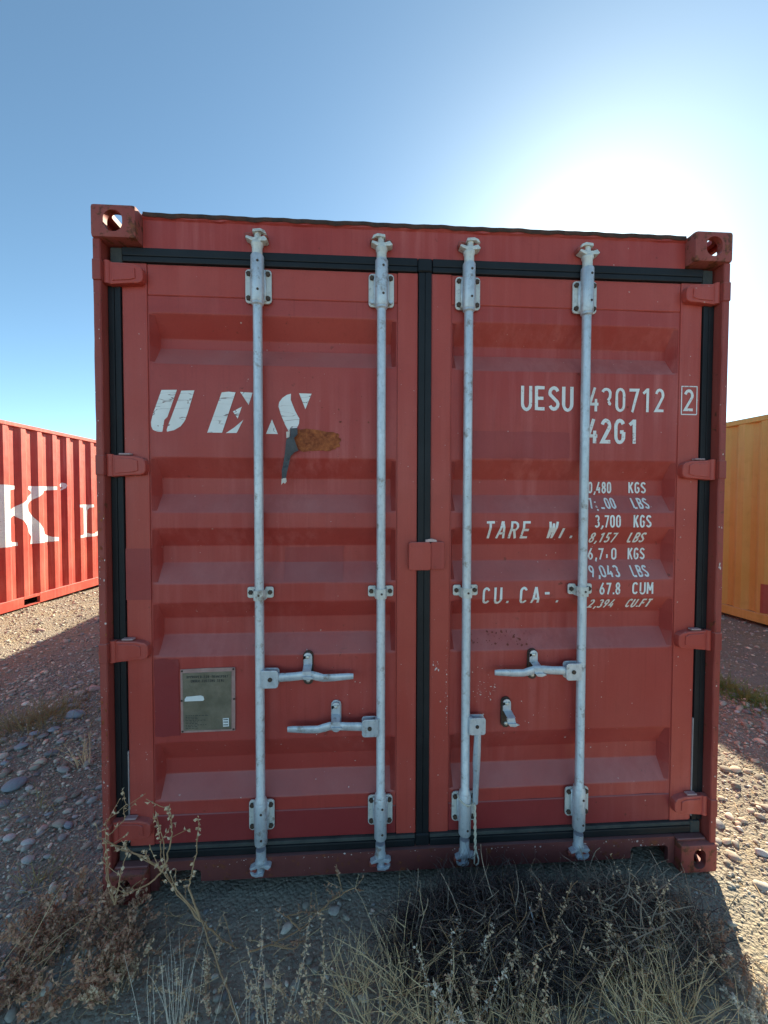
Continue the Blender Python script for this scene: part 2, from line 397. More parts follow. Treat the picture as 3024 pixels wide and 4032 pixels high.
# left: origin on its visible face at y = 4, local y runs along the face
kc = plain_container('shipping_container', (-4.95, 4.0, -.005), -TL, 1, -3.6, 8.6, KRED,
    'bright red container with white serif lettering, seen at the left edge', .148, .17, 2.53, [(.399, .665), (3.1, 3.46)])
def LOC(p): return ((p[0] - 4.0) / math.cos(TL), p[1] + .005)
Kp = [(3.937, 1.735), (4.35, 1.721), (4.349, 1.673), (4.264, 1.656), (4.244, 1.376), (4.444, 1.491), (4.609, 1.615), (4.61, 1.648), (4.562, 1.676), (4.569, 1.724), (5.038, 1.734), (5.037, 1.684), (4.855, 1.667), (4.77, 1.617), (4.596, 1.507), (4.537, 1.45), (4.554, 1.384), (4.838, 1.016), (4.945, .963), (5.084, .946), (5.078, .892), (4.58, .892), (4.586, .941), (4.603, .994), (4.437, 1.234), (4.33, 1.311), (4.25, 1.267), (4.246, .979), (4.277, .949), (4.366, .94), (4.368, .892), (3.915, .894), (3.916, .945), (3.947, .957), (3.98, .998), (3.996, 1.634), (3.966, 1.663), (3.935, 1.676)]
Ap = [(5.142, 1.768), (5.183, 1.8), (5.23, 1.789), (5.246, 1.754), (5.228, 1.716), (5.168, 1.675), (5.156, 1.687), (5.192, 1.724), (5.15, 1.732)]
Lp = [(5.508, 1.449), (5.842, 1.449), (5.847, 1.405), (5.764, 1.393), (5.735, 1.358), (5.72, .963), (5.767, .944), (5.867, .941), (5.97, .965), (6.063, 1.05), (6.09, 1.05), (6.075, .893), (5.515, .893), (5.516, .937), (5.575, .94), (5.608, .972), (5.612, 1.37), (5.586, 1.4), (5.512, 1.405)]
for nm, pl in (('letter_k', Kp), ('apostrophe', Ap), ('letter_l', Lp)):
    conform_side(nm, [[LOC(p) for p in pl]], WHITEP, kc, 1, .148)
yc = plain_container('shipping_container', (4.64, 3.6, 0), TR, -1, -3.9, 8.3, OCHRE,
    'ochre yellow container standing in shade at the right edge', .06, .145, 2.52)
o = conform_side('primer_patch', [[(-.53, .155), (-.53, .515), (-.455, .515), (-.455, .155)]], simple('red_primer', (.30, .07, .045), (.36, .09, .06), 10, .6), yc, -1, .06)

# ------------------------------------------------------------------ the main container
mc = empty('shipping_container', (0, 0, 0), 0, 'weathered red container with closed double doors and galvanised locking bars', 'container')
LEN = 12.19; HW = 1.219; YF = .055; YP = .060; TD = .052
for s in (-1, 1):
    build('side_wall', corrugated_side(s * (HW - .012), s, .16, LEN - .1, .15, 2.53), RED, mc)
    bm = NB(); a, b = sorted((s * HW, s * (HW - .06))); box(bm, a, b, .179, LEN - .18, 2.53, 2.585, .005); build('top_side_rail', bm, RED, mc)
    bm = NB(); a, b = sorted((s * HW, s * (HW - .05))); box(bm, a, b, .179, LEN - .18, .03, .16, .005); build('bottom_side_rail', bm, REDDARK, mc)
bm = NB(); box(bm, -HW + .03, HW - .03, .12, LEN - .05, 2.555, 2.575); build('roof', bm, RED, mc)
bm = NB(); box(bm, -HW + .05, HW - .05, .14, LEN - .05, .13, .16); build('floor', bm, DARK, mc)
bm = NB(); box(bm, -HW + .1, HW - .1, LEN - .08, LEN - .05, .03, 2.57); build('end_wall', bm, RED, mc)
for y in np.arange(.6, 11.8, .6):
    bm = NB(); box(bm, -HW + .05, HW - .05, y, y + .045, .035, .129); build('cross_member', bm, DARK, mc)
for s in (-1, 1):
    casting(mc, s * HW, 0, 2.591, -s, 1, 1, CASTP); casting(mc, s * HW, 0, 0, -s, 1, -1, CASTP, True)
    casting(mc, s * HW, LEN, 2.591, -s, -1, 1, CASTP); casting(mc, s * HW, LEN, 0, -s, -1, -1, CASTP, True)
    # J-section corner post, plan outline swept upwards
    pl = [(1.216, .010), (1.194, .010), (1.191, .014), (1.191, .022), (1.1915, .030), (1.1915, .098), (1.115, .098), (1.115, .150), (1.216, .150)]
    bm = NB(); pr = []
    for z in np.linspace(.1185, 2.4725, 40):
        j = .0014 * math.sin(z * 17 + s) + .0012 * math.sin(z * 41)
        pr.append([bm.verts.new((s * (px + (j if px > 1.2 and py < .02 else 0)), py + (j if py < .02 else 0), z)) for px, py in pl])
    for r0, r1 in zip(pr, pr[1:]):
        for k in range(len(pl)): bm.faces.new((r0[k], r0[(k + 1) % len(pl)], r1[(k + 1) % len(pl)], r1[k]))
    fixn(bm); build('corner_post', bm, POSTP, mc)

# header with its uneven lip
bm = NB(); xs = np.linspace(-1.060, 1.060, 90); prev = None
for x in xs:
    j = .0022 * math.sin(x * 23) * math.sin(x * 7.1 + 1) + .0016 * math.sin(x * 61 + 2) - (.006 * math.exp(-((x + .78) / .03) ** 2) + .005 * math.exp(-((x - .22) / .025) ** 2) + .006 * math.exp(-((x - .93) / .03) ** 2))
    q = [(.060, 2.455), (.050, 2.468), (.050, 2.570 + j * .3), (.043, 2.576 + j), (.042, 2.588 + j), (.050, 2.591 + j), (.150, 2.589)]
    ring = [bm.verts.new((x, a, b)) for a, b in q]
    if prev:
        for k in range(len(q) - 1): bm.faces.new((prev[k], ring[k], ring[k + 1], prev[k + 1]))
    prev = ring
fixn(bm); build('door_header', bm, RED, mc)
bm = NB(); prev = None
for x in np.linspace(-1.055, 1.055, 120):
    j = .0030 * math.sin(x * 31) * math.sin(x * 9.1 + 1) + .0016 * math.sin(x * 83 + 2)
    ring = [bm.verts.new((x, a, b)) for a, b in ((.0405, 2.5765 + j), (.0385, 2.580 + j * .6), (.0390, 2.592 + j * .5), (.055, 2.5945 + j * .5))]
    if prev:
        for k in range(3): bm.faces.new((prev[k], ring[k], ring[k + 1], prev[k + 1]))
    prev = ring
fixn(bm); build('header_lip', bm, simple('dark_rusted_edge', (.045, .026, .020), (.10, .045, .030), 30, .85), mc)
bm = NB(); box(bm, -1.062, 1.062, .061, .110, 2.40, 2.46); build('header_backing', bm, DARK, mc)
for s in (-1, 1):
    bm = NB(); a, b = sorted((s * 1.0615, s * 1.184)); box(bm, a, b, .075, .15, 2.39, 2.4725); build('header_gusset', bm, REDDARK, mc)

# sill with fork pockets
def sill_outline():
    o = [(-1.058, .132), (1.058, .132), (1.058, .020)]
    def pk(x0, x1):                       # right to left along the bottom
        return [(x1, .020), (x1, .086), (x1 - .012, .096), (x0 + .012, .096), (x0, .086), (x0, .048)]
    o += pk(.868, 1.030); o += [(-.868, .048)]
    o += [(-.868, .086), (-.880, .096), (-1.018, .096), (-1.030, .086), (-1.030, .020), (-1.058, .020)]
    return o
bm = NB(); prism(bm, sill_outline(), .034, .052); build('door_sill', bm, SILLP, mc)
bm = NB(); box(bm, -1.184, 1.184, .0525, .14, .119, .135); build('sill_shelf', bm, SILLP, mc)
for s in (-1, 1):
    bm = NB(); a, b = sorted((s * 1.0605, s * 1.183)); box(bm, a, b, .02, .052, .1187, .131, .003); build('sill_end_plate', bm, SILLP, mc)
    bm = NB(); a, b = sorted((s * .84, s * 1.06)); box(bm, a, b, .45, .46, 0.0, .118); build('fork_pocket_back', bm, DARK, mc)

# ------------------------------------------------------------------ doors
ZB = [(2.298, 0), (2.236, 0), (2.158, 1), (2.120, 1), (2.046, 0), (1.692, 0), (1.616, 1), (1.552, 1), (1.480, 0), (1.420, 0), (1.348, 1), (1.280, 1), (1.204, 0),
      (1.130, 0), (1.060, 1), (.992, 1), (.920, 0), (.584, 0), (.492, 1), (.426, 1), (.350, 0), (.298, 0)]
def trough(z):
    for (za, a), (zb, b) in zip(ZB, ZB[1:]):
        if zb <= z <= za: return a + (b - a) * (za - z) / (za - zb)
    return 0.0
def trough_s(z): return sum(trough(z + k * .001) for k in range(-3, 4)) / 7      # pressed steel: rounded folds
def panel_y(x, z):
    ax = abs(x); e = min(ax - .107, 1.051 - ax); f = max(0, min(1, (e - .004) / .017))
    dent = .0018 * math.sin(x * 9.3 + 2.1) * math.sin(z * 7.7 + x * 3) + .0014 * math.sin(x * 17 + z * 11) + .0012 * math.sin(z * 23 - x * 5)
    return YP + TD * trough_s(z) * f + abs(dent) * min(1, max(0, e / .06))
def door(s):
    lo, hi = sorted((s * .107, s * 1.051))
    d = NB()
    xs = [.107, .111, .128, 1.030, 1.047, 1.051]; xs = sorted([s * x for x in xs])
    mid = list(np.linspace(xs[2], xs[3], 14))[1:-1]; xs = xs[:3] + mid + xs[3:]
    zs = [z for z, a in ZB]; zz = []
    for a, b in zip(zs, zs[1:]):
        n = max(1, int((a - b) / .06)); zz += [a + (b - a) * k / n for k in range(n)]
    zz.append(zs[-1]); zz += [z + k for z in zs[1:-1] for k in (-.0075, -.005, -.0025, .0025, .005, .0075)]; zz = sorted(set(zz), reverse=True); prev = None
    for z in zz:
        r = [d.verts.new((x, panel_y(x, z), z)) for x in xs]
        if prev:
            for k in range(len(xs) - 1): d.faces.new((r[k], r[k + 1], prev[k + 1], prev[k]))
        prev = r
    fixn(d)
    D = build('door', d, RED, mc)
    for f in D.data.polygons:
        if f.normal.y > 0: D.data.flip_normals(); break
    smooth_angle(D, 24)
    D['label'] = 'left door with white three letter company mark' if s < 0 else 'right door with container number and weights'
    inner, outer = sorted((s * .0265, s * .1065), key=abs), sorted((s * 1.0515, s * 1.142), key=abs)
    for n, (xa, xb) in (('door_stile', inner), ('door_stile', outer)):
        a, b = sorted((xa, xb)); bm = NB(); box(bm, a, b, YF, .115, .182, 2.415, .004, 2); build(n, bm, REDFRAME, D)
    a, b = sorted((s * .1070, s * 1.0510))
    bm = NB(); box(bm, a, b, YF + .002, .112, 2.2985, 2.414, .003); build('door_rail', bm, REDFRAME, D)
    bm = NB(); box(bm, a, b, YF + .002, .112, .183, .2975, .003); build('door_rail', bm, REDDARK, D)
    # gaskets: two lips side by side
    def gasket_v(xc, w, z0, z1, y):
        bm = NB()
        for k in (-1, 1):
            box(bm, xc + k * w / 4 - w / 4 + .001, xc + k * w / 4 + w / 4 - .001, y + (.0012 if k * s > 0 else 0), y + .03, z0, z1, .002, 2)
        build('door_gasket', bm, RUBBER, D)
    gasket_v(s * 1.1670, .047, .186, 2.405, .049)
    a, b = sorted((s * .030, s * 1.135))
    bm = NB(); box(bm, a, b, .0455, .075, 2.437, 2.467, .003, 2); box(bm, a, b, .0465, .075, 2.4155, 2.4365, .004, 2); build('door_gasket', bm, RUBBER, D)
    bm = NB(); a2, b2 = sorted((s * 1.1355, s * 1.178)); box(bm, a2, b2, .047, .075, 2.408, 2.465, .005, 2); build('gasket_corner', bm, RUBDUST, D)
    bm = NB(); box(bm, a, b, .043, .075, .136, .166, .005, 2); build('door_gasket', bm, RUBBER, D)
    bm = NB(); box(bm, a, b, .047, .075, .1665, .1815, .003, 2); build('gasket_lip', bm, RUBDUST, D)
    bm = NB(); box(bm, a2, b2, .045, .075, .134, .185, .005, 2); build('gasket_corner', bm, RUBDUST, D)
    # hinges
    for zc in (2.362, 1.656, .957, .264):
        bm = NB()
        pts = [(1.174, .040), (1.095, .037), (1.066, .030), (1.055, .020), (1.052, .006), (1.052, -.016), (1.057, -.028), (1.070, -.034), (1.100, -.035), (1.174, -.042)]
        prism(bm, [(s * x, zc + z) for x, z in (pts if s < 0 else pts[::-1])], .028, YF - .0005, .005)
        H = build('hinge', bm, REDFRAME, D)
        bm = NB(); prism(bm, [(s * x, zc + z) for x, z in ([(1.160, .028), (1.100, .026), (1.080, .018), (1.078, -.018), (1.098, -.024), (1.160, -.029)] if s < 0 else [(1.160, .028), (1.100, .026), (1.080, .018), (1.078, -.018), (1.098, -.024), (1.160, -.029)][::-1])], .0245, .0278, .002); build('hinge_face', bm, REDFRAME, D)
        bm = NB(); tube(bm, [(s * 1.180, .034, zc - .040), (s * 1.180, .034, zc + .042)], .0135, 12); k = build('hinge_pin', fixn(bm), REDFRAME, D); smooth_angle(k)
        bm = NB(); a3, b3 = sorted((s * 1.188, s * 1.2185)); box(bm, a3, b3, .0055, .05, zc - .037, zc + .037, .004, 2); build('hinge_lug', bm, POSTP, D)
        if zc < 2: bm = NB(); a3, b3 = sorted((s * 1.108, s * 1.150)); box(bm, a3, b3, .030, .052, zc + .0405, zc + .047, .002); build('hinge_clip', bm, simple('pale_worn_paint', (.42, .27, .27), (.5, .34, .33), 20, .6), D)
    return D
LD = door(-1); RD = door(1)
# centre gasket belongs to the right door
bm = NB(); box(bm, -.0245, .0008, .0475, .085, .186, 2.4145, .003, 2); box(bm, .0012, .0258, .046, .085, .186, 2.4145, .003, 2); build('centre_gasket', bm, RUBBER, RD)
bm = NB(); box(bm, -.029, .029, .0445, .075, 2.416, 2.468, .005); build('centre_gasket', bm, RUBBER, RD)
bm = NB(); box(bm, -.029, .029, .0425, .075, .136, .1855, .005); build('centre_gasket', bm, RUBBER, RD)
# clasp over the centre gap
bm = NB(); prism(bm, rrect(-.0615, .0255, 1.255, 1.366, .010), .028, .0445, .003); build('door_clasp', bm, REDFRAME, LD)
bm = NB(); prism(bm, rrect(.0262, .081, 1.257, 1.366, .007), .036, .0545, .003); build('door_clasp', bm, RED, RD)
bm = NB(); prism(bm, [(.004, 1.367), (.050, 1.367), (.047, 1.374), (.030, 1.379), (.006, 1.375)], .032, .045); build('clasp_weld', bm, simple('bare_pink_primer', (.55, .38, .36), (.62, .46, .44), 40, .6), RD)
# repainted patches
def on_panel(name, pts, mat, parent, off=.0020):
    bm = NB(); v = [bm.verts.new((x, 0, z)) for x, z in pts]; bm.faces.new(v)
    conform_panel(bm, off); return build(name, bm, mat, parent)
def conform_panel(bm, off):
    bm.normal_update(); bmesh.ops.triangulate(bm, faces=bm.faces[:])
    z0 = min(v.co.z for v in bm.verts); z1 = max(v.co.z for v in bm.verts)
    for z, a in ZB:
        if z0 < z < z1: bmesh.ops.bisect_plane(bm, geom=bm.verts[:] + bm.edges[:] + bm.faces[:], plane_co=(0, 0, z), plane_no=(0, 0, 1))
    for v in bm.verts: v.co.y += panel_y(v.co.x, v.co.z) - off
    for f in bm.faces: f.normal_update()
    bad = [f for f in bm.faces if f.normal.y > 0]
    if bad: bmesh.ops.reverse_faces(bm, faces=bad)
def rag(x0, x1, z0, z1, j=.003):
    o = []
    for (a, b), (c_, d_) in (((x0, z0), (x1, z0)), ((x1, z0), (x1, z1)), ((x1, z1), (x0, z1)), ((x0, z1), (x0, z0))):
        n = max(2, int(max(abs(c_ - a), abs(d_ - b)) / .03))
        for k in range(n): o.append((a + (c_ - a) * k / n + random.uniform(-j, j), b + (d_ - b) * k / n + random.uniform(-j, j)))
    return o
on_panel('paint_patch', rag(.155, .595, 1.700, 1.806), REDPATCH, RD)
on_panel('paint_patch', rag(-.552, -.318, 1.208, 1.340), REDPATCH, LD)
on_panel('paint_patch', rag(-1.044, -.952, .610, .912), REDDARK, LD)
bm = NB(); box(bm, -1.1425, -1.0508, YF - .0012, YF + .003, 1.146, 1.343); build('paint_patch', bm, REDPATCH, LD)
# ---- three letter mark
MARK = dict(
U1=[(-1.005, 1.946), (-.948, 1.948), (-1.005, 1.788), (-1.024, 1.789), (-1.038, 1.795), (-1.044, 1.808), (-1.0445, 1.824), (-1.037, 1.856)],
U2=[(-.932, 1.945), (-.883, 1.947), (-.909, 1.861), (-.919, 1.832), (-.935, 1.81), (-.96, 1.795), (-.991, 1.788), (-.984, 1.809), (-.966, 1.854)],
E1=[(-.781, 1.941), (-.755, 1.944), (-.729, 1.942), (-.781, 1.787), (-.837, 1.787)], E2=[(-.712, 1.944), (-.665, 1.942), (-.68, 1.895)],
E3=[(-.706, 1.888), (-.74, 1.869), (-.722, 1.842)], E4=[(-.701, 1.838), (-.726, 1.787), (-.767, 1.786), (-.734, 1.809)],
S1=[(-.519, 1.941), (-.52, 1.917), (-.503, 1.874), (-.487, 1.845), (-.489, 1.825), (-.497, 1.809), (-.53, 1.798), (-.542, 1.821), (-.558, 1.86), (-.567, 1.892), (-.564, 1.908), (-.551, 1.925), (-.535, 1.936)],
S2=[(-.488, 1.943), (-.44, 1.942), (-.464, 1.882)], S3=[(-.592, 1.841), (-.615, 1.785), (-.57, 1.785)])
for L_ in 'UES':
    bm = NB()
    for k in MARK:
        if k[0] == L_:
            t_ = NB(); t_.faces.new([t_.verts.new((x, 0, z)) for x, z in MARK[k]]); conform_panel(t_, .0015); merge(bm, t_)
    build('letter_' + L_.lower(), bm, VINYL, LD)
# rusted bare strip and the torn tape hanging from it
base = [(-.520, 1.806), (-.445, 1.803), (-.360, 1.797), (-.336, 1.784), (-.328, 1.765), (-.334, 1.737), (-.356, 1.725), (-.413, 1.720), (-.488, 1.720), (-.504, 1.75), (-.522, 1.77)]
pts = []
for (x0, z0), (x1, z1) in zip(base, base[1:] + base[:1]):
    for k in range(4): pts.append((x0 + (x1 - x0) * k / 4 + random.uniform(-.0035, .0035), z0 + (z1 - z0) * k / 4 + random.uniform(-.0035, .0035)))
on_panel('rust_strip', pts, RUSTY, LD)
tp = [(-.523, 1.807), (-.494, 1.808), (-.492, 1.783), (-.505, 1.767), (-.489, 1.720), (-.505, 1.712), (-.520, 1.698), (-.533, 1.633), (-.536, 1.613), (-.551, 1.610), (-.552, 1.646), (-.542, 1.711), (-.536, 1.763), (-.520, 1.776)]
def flap_y(x, z): return .054 - .014 * max(0, min(1, (1.80 - z) / .15)) - .006 * math.sin((1.8 - z) * 40)
bm = NB(); v = [bm.verts.new((x, 0, z)) for x, z in tp]; bm.faces.new(v); bm.normal_update(); bmesh.ops.triangulate(bm, faces=bm.faces[:])
for z in np.arange(1.62, 1.80, .015): bmesh.ops.bisect_plane(bm, geom=bm.verts[:] + bm.edges[:] + bm.faces[:], plane_co=(0, 0, z), plane_no=(0, 0, 1))
for q in bm.verts: q.co.y = flap_y(q.co.x, q.co.z) - .006 * math.sin((q.co.x + .52) * 90)
bmesh.ops.solidify(bm, geom=bm.faces[:], thickness=.0012)
TP = build('torn_tape', bm, TAR, LD); TP['label'] = 'dark grey tape torn off and hanging'
for q in ([(-.552, 1.612), (-.535, 1.614), (-.533, 1.600), (-.540, 1.592), (-.546, 1.597), (-.553, 1.588)], [(-.536, 1.792), (-.522, 1.795), (-.524, 1.772), (-.535, 1.768)]):
    bm = NB(); prism(bm, q, .036 if q[0][1] < 1.7 else .047, .037 if q[0][1] < 1.7 else .048); build('tape_scrap', bm, TAPEBACK, LD)

# ---- stencilled characters from strokes
def arc(cx, cz, rx, rz, a0, a1, n=8): return [(cx + rx * math.cos(math.radians(a0 + (a1 - a0) * k / n)), cz + rz * math.sin(math.radians(a0 + (a1 - a0) * k / n))) for k in range(n + 1)]
G = {
 'U': [[(.1, 1)] + arc(.5, .28, .4, .26, 180, 360) + [(.9, 1)]],
 'E': [[(.12, 1), (.12, 0)], [(.12, .94), (.92, .94)], [(.12, .5), (.82, .5)], [(.12, .06), (.92, .06)]],
 'S': [arc(.5, .73, .4, .21, 20, 180, 7) + [(.14, .66), (.84, .36)] + arc(.5, .27, .4, .21, 0, -160, 7)],
 '4': [[(.62, 1), (.10, .30), (.98, .30)], [(.72, .52), (.72, 0)]],
 '3': [arc(.45, .74, .38, .21, 150, -70, 8), arc(.45, .28, .42, .23, 60, -150, 8)],
 '?': [arc(.42, .76, .40, .18, 160, -10, 7) + [(.78, .60), (.58, .46)], [(.62, .43), (.78, .33), (.72, .27)]],
 '0': [arc(.5, .72, .37, .23, 0, 180, 8) + arc(.5, .28, .37, .23, 180, 360, 8) + [(.87, .72)]],
 '7': [[(.06, .92), (.92, .92), (.38, 0)]],
 '1': [[(.12, .78), (.58, .96)], [(.58, 1), (.58, 0)]],
 '2': [arc(.48, .72, .36, .23, 165, -20, 8) + [(.12, .07), (.92, .07)]],
 'G': [arc(.5, .70, .38, .25, 25, 180, 7) + arc(.5, .30, .38, .25, 180, 340, 7) + [(.88, .48)], [(.88, .48), (.52, .48)]],
 '8': [arc(.5, .74, .33, .21, -90, 270, 12), arc(.5, .27, .38, .23, 90, 450, 12)],
 'K': [[(.12, 1), (.12, 0)], [(.88, 1), (.18, .45)], [(.36, .58), (.90, 0)]],
 'L': [[(.14, 1), (.14, .06)], [(.14, .06), (.86, .06)]],
 'B': [[(.12, 1), (.12, 0)], [(.12, .94)] + arc(.5, .74, .34, .20, 90, -90, 6) + [(.12, .54)], [(.12, .50)] + arc(.5, .28, .38, .22, 90, -90, 6) + [(.12, .06)]],
 'T': [[(.0, .94), (1, .94)], [(.5, .92), (.5, 0)]],
 'A': [[(.06, 0), (.48, 1)], [(.52, 1), (.94, 0)], [(.24, .30), (.76, .30)]],
 'R': [[(.12, 1), (.12, 0)], [(.12, .94)] + arc(.5, .72, .36, .22, 90, -90, 6) + [(.12, .50)], [(.48, .5), (.90, 0)]],
 'W': [[(.02, 1), (.26, 0)], [(.26, 0), (.50, .9)], [(.50, .9), (.74, 0)], [(.74, 0), (.98, 1)]],
 'C': [arc(.5, .70, .38, .25, 25, 180, 7) + arc(.5, .30, .38, .25, 180, 335, 7)],
 'M': [[(.06, 0), (.06, 1)], [(.06, 1), (.5, .3)], [(.5, .3), (.94, 1)], [(.94, 1), (.94, 0)]],
 'F': [[(.12, 1), (.12, 0)], [(.12, .94), (.9, .94)], [(.12, .52), (.78, .52)]],
 '6': [[(.72, 1), (.22, .52)] + arc(.5, .30, .38, .25, 140, 480, 12)],
 '9': [arc(.5, .70, .36, .25, -40, 320, 12) + [(.78, .52), (.36, 0)]],
 '5': [[(.86, .94), (.24, .94), (.20, .56)] + arc(.46, .30, .40, .25, 115, -150, 9)],
 '.': [[(.30, .0), (.30, .16)]], ',': [[(.42, .16), (.18, -.16)]], ':': [[(.3, .1), (.3, .26)], [(.42, -.05), (.25, -.2)], [(.3, .55), (.3, .66)]],
 '-': [[(.05, .62), (.7, .62)]], '_': [[(.0, .05), (.85, .05)]], 'i': [[(.5, .62), (.42, 0)]], 'j': [[(.45, .45), (.45, .12)]], '(': [[(.60, .7), (.75, .3), (.55, 0)]],
}
def stroke(bm, pts, w, y):
    n = len(pts); P = [Vector((p[0], p[1])) for p in pts]; l = []; r = []
    for i in range(n):
        a = P[max(i - 1, 0)]; b = P[min(i + 1, n - 1)]
        if 0 < i < n - 1:
            d0 = (P[i] - P[i - 1]).normalized(); d1 = (P[i + 1] - P[i]).normalized(); d = (d0 + d1)
            d = d.normalized() if d.length > 1e-6 else d0
            sc = 1 / max(.45, d.dot(d0))
        else: d = (b - a).normalized(); sc = 1
        q = Vector((-d.y, d.x)) * w / 2 * sc * random.uniform(.88, 1.06)
        l.append(bm.verts.new((P[i].x + q.x, y, P[i].y + q.y))); r.append(bm.verts.new((P[i].x - q.x, y, P[i].y - q.y)))
    for i in range(n - 1): bm.faces.new((l[i], r[i], r[i + 1], l[i + 1]))
def text(name, s, x, z, h, adv, cw, sw, parent, mat=None, slant=0.0, xe=None, flat=None):
    # x,z = lower left; adv = step per character; spaces step the same
    out = []
    bm = NB(); i = 0
    for ch in s:
        if ch != ' ':
            for k, st in enumerate(G[ch]):
                t_ = NB(); stroke(t_, [(x + i * adv + (px * cw) + slant * pz * h, z + pz * h) for px, pz in st], sw, -.00025 * k)
                if flat is None: conform_panel(t_, .0018)
                else:
                    for v in t_.verts: v.co.y += flat
                    fixn(t_)
                merge(bm, t_)
        i += .55 if ch in '.,' else 1
    return build(name, bm, mat or WHITEP, parent)
def word(name, s, x0, x1, z, h, sw, parent, slant=0.0, fill=.74, flat=None, mat=None):
    n = sum(.55 if c_ in '.,' else 1 for c_ in s); adv = (x1 - x0) / (n - 1 + fill)
    return text(name, s, x0, z, h, adv, adv * fill, sw, parent, mat, slant, None, flat)
word('container_number', 'UESU', .393, .606, 1.893, .096, .0135, RD)
word('container_number', '4?0712', .672, .994, 1.892, .096, .0115, RD)
text('check_digit', '2', 1.072, 1.897, .088, .04, .042, .012, RD, flat=YF - .0014)
bm = NB()
for k, (a, b) in enumerate((((1.061, 1.998), (1.127, 1.998)), ((1.127, 1.999), (1.127, 1.884)), ((1.127, 1.884), (1.061, 1.884)), ((1.061, 1.883), (1.061, 1.999)))):
    stroke(bm, [a, b], .0045, YF - .0013 - .0002 * k)
build('check_digit_frame', fixn(bm), WHITEP, RD)
word('size_code', '42G1', .668, .884, 1.763, .098, .0150, RD)
rows = [('0,480', .672, .768, 'KGS', .843, .915, 1.561, .046, 0), ('7:_00', .672, .785, 'LBS', .858, .925, 1.498, .044, 0), ('3,700', .702, .812, 'KGS', .868, .941, 1.421, .050, 0),
        ('8,157', .686, .795, 'LBS', .850, .918, 1.358, .043, .22), ('6,7j0', .676, .795, 'KGS', .845, .916, 1.290, .048, 0), ('9,043', .680, .805, 'LBS', .858, .928, 1.221, .043, .05),
        ('67.8', .729, .815, 'CUM', .868, .955, 1.146, .048, 0), ('2,394', .688, .792, 'CU.FT', .850, .950, 1.087, .041, .22)]
for a, x0, x1, b, x2, x3, z, h, sl_ in rows:
    f_ = (1.5443 + panel_y(.8, z + h / 2)) / 1.5993; X_ = lambda q: -.2556 + (q + .2556) * f_
    x0, x1, x2, x3, z, sl_ = X_(x0), X_(x1), X_(x2), X_(x3), 1.528 + (z - 1.528) * f_, 0.0
    word('weight_marking', a, x0, x1, z, h, .0072, RD, sl_); word('unit_marking', b, x2, x3, z, h, .0075, RD, sl_)
word('tare_marking', 'TARE', .255, .438, 1.374, .072, .0098, RD, .04, .66); word('tare_marking', 'Wi', .517, .592, 1.374, .070, .0098, RD, .04, .7); word('full_stop_marking', '.', .596, .626, 1.374, .070, .0098, RD, .04, .7)
word('capacity_marking', 'CU.', .243, .348, 1.110, .068, .0098, RD, .02, .62); word('capacity_marking', 'CA-.', .396, .556, 1.110, .068, .0098, RD, .04, .62)

# ---- wear: chipped spots and rust freckles with shapes of their own
CHIP = simple('chipped_pale_primer', (.62, .47, .44), (.74, .62, .58), 60, .7)
FRECK = simple('dark_rust_freckle', (.17, .040, .028), (.26, .070, .045), 60, .9)
def spots(name, mat, parent, regions, flat=None):
    bm = NB()
    for (x0, x1, z0, z1, n, smin, smax, asp) in regions:
        for k in range(n):
            cx, cz = random.uniform(x0, x1), random.uniform(z0, z1); r = smin + (smax - smin) * random.random() ** 3; m = random.randint(6, 9); ph = random.random() * 6; sk = random.uniform(.5, asp)
            t_ = NB(); t_.faces.new([t_.verts.new((cx + r * sk * random.uniform(.3, 1.1) * math.cos(ph + 6.283 * i / m), 0, cz + r * random.uniform(.3, 1.1) * math.sin(ph + 6.283 * i / m))) for i in range(m)])
            if flat is None: conform_panel(t_, .0009 + .00003 * (k % 20))
            else:
                for v in t_.verts: v.co.y = flat - .00003 * (k % 20)
                fixn(t_)
            merge(bm, t_)
    o = build(name, bm, mat, parent); o['kind'] = 'stuff'; return o
spots('paint_chips', CHIP, RD, [(.20, .62, .50, .90, 46, .0012, .0045, 1.4), (.22, .30, .72, .80, 26, .0010, .0035, 3.0), (.66, 1.0, .40, .92, 22, .001, .004, 1.5), (.15, 1.0, 1.0, 2.25, 40, .0008, .0028, 1.6)])
spots('paint_chips', CHIP, RD, [(.093, .101, .62, .98, 40, .001, .0045, .7), (.036, .064, .845, .885, 12, .002, .009, .8), (.03, .10, .2, 2.4, 26, .0008, .003, 1.2), (1.06, 1.138, .25, 2.3, 24, .0008, .003, 1.2)], YF - .0006)
spots('paint_chips', CHIP, LD, [(-.60, -.20, .50, .95, 26, .0010, .0036, 1.6), (-1.0, -.15, 1.0, 2.25, 44, .0008, .0026, 1.6), (-1.0, -.15, .34, .5, 10, .001, .003, 1.4)])
spots('paint_chips', CHIP, LD, [(-.10, -.03, .2, 2.4, 30, .0008, .0032, 1.2), (-1.138, -1.056, .25, 2.3, 26, .0008, .003, 1.2)], YF - .0006)
spots('rust_freckles', FRECK, RD, [(.19, .46, .935, .985, 60, .0015, .0075, 1.5), (.72, .99, 1.62, 2.0, 12, .002, .007, 1.2), (.15, 1.0, .5, 2.2, 40, .0008, .0035, 1.2)])
spots('rust_freckles', FRECK, LD, [(-.45, -.2, 1.70, 1.95, 16, .002, .007, 1.2), (-1.03, -.15, .4, 2.25, 50, .0008, .0035, 1.2), (-1.04, -1.0, 1.95, 2.06, 8, .001, .004, 1.0)])
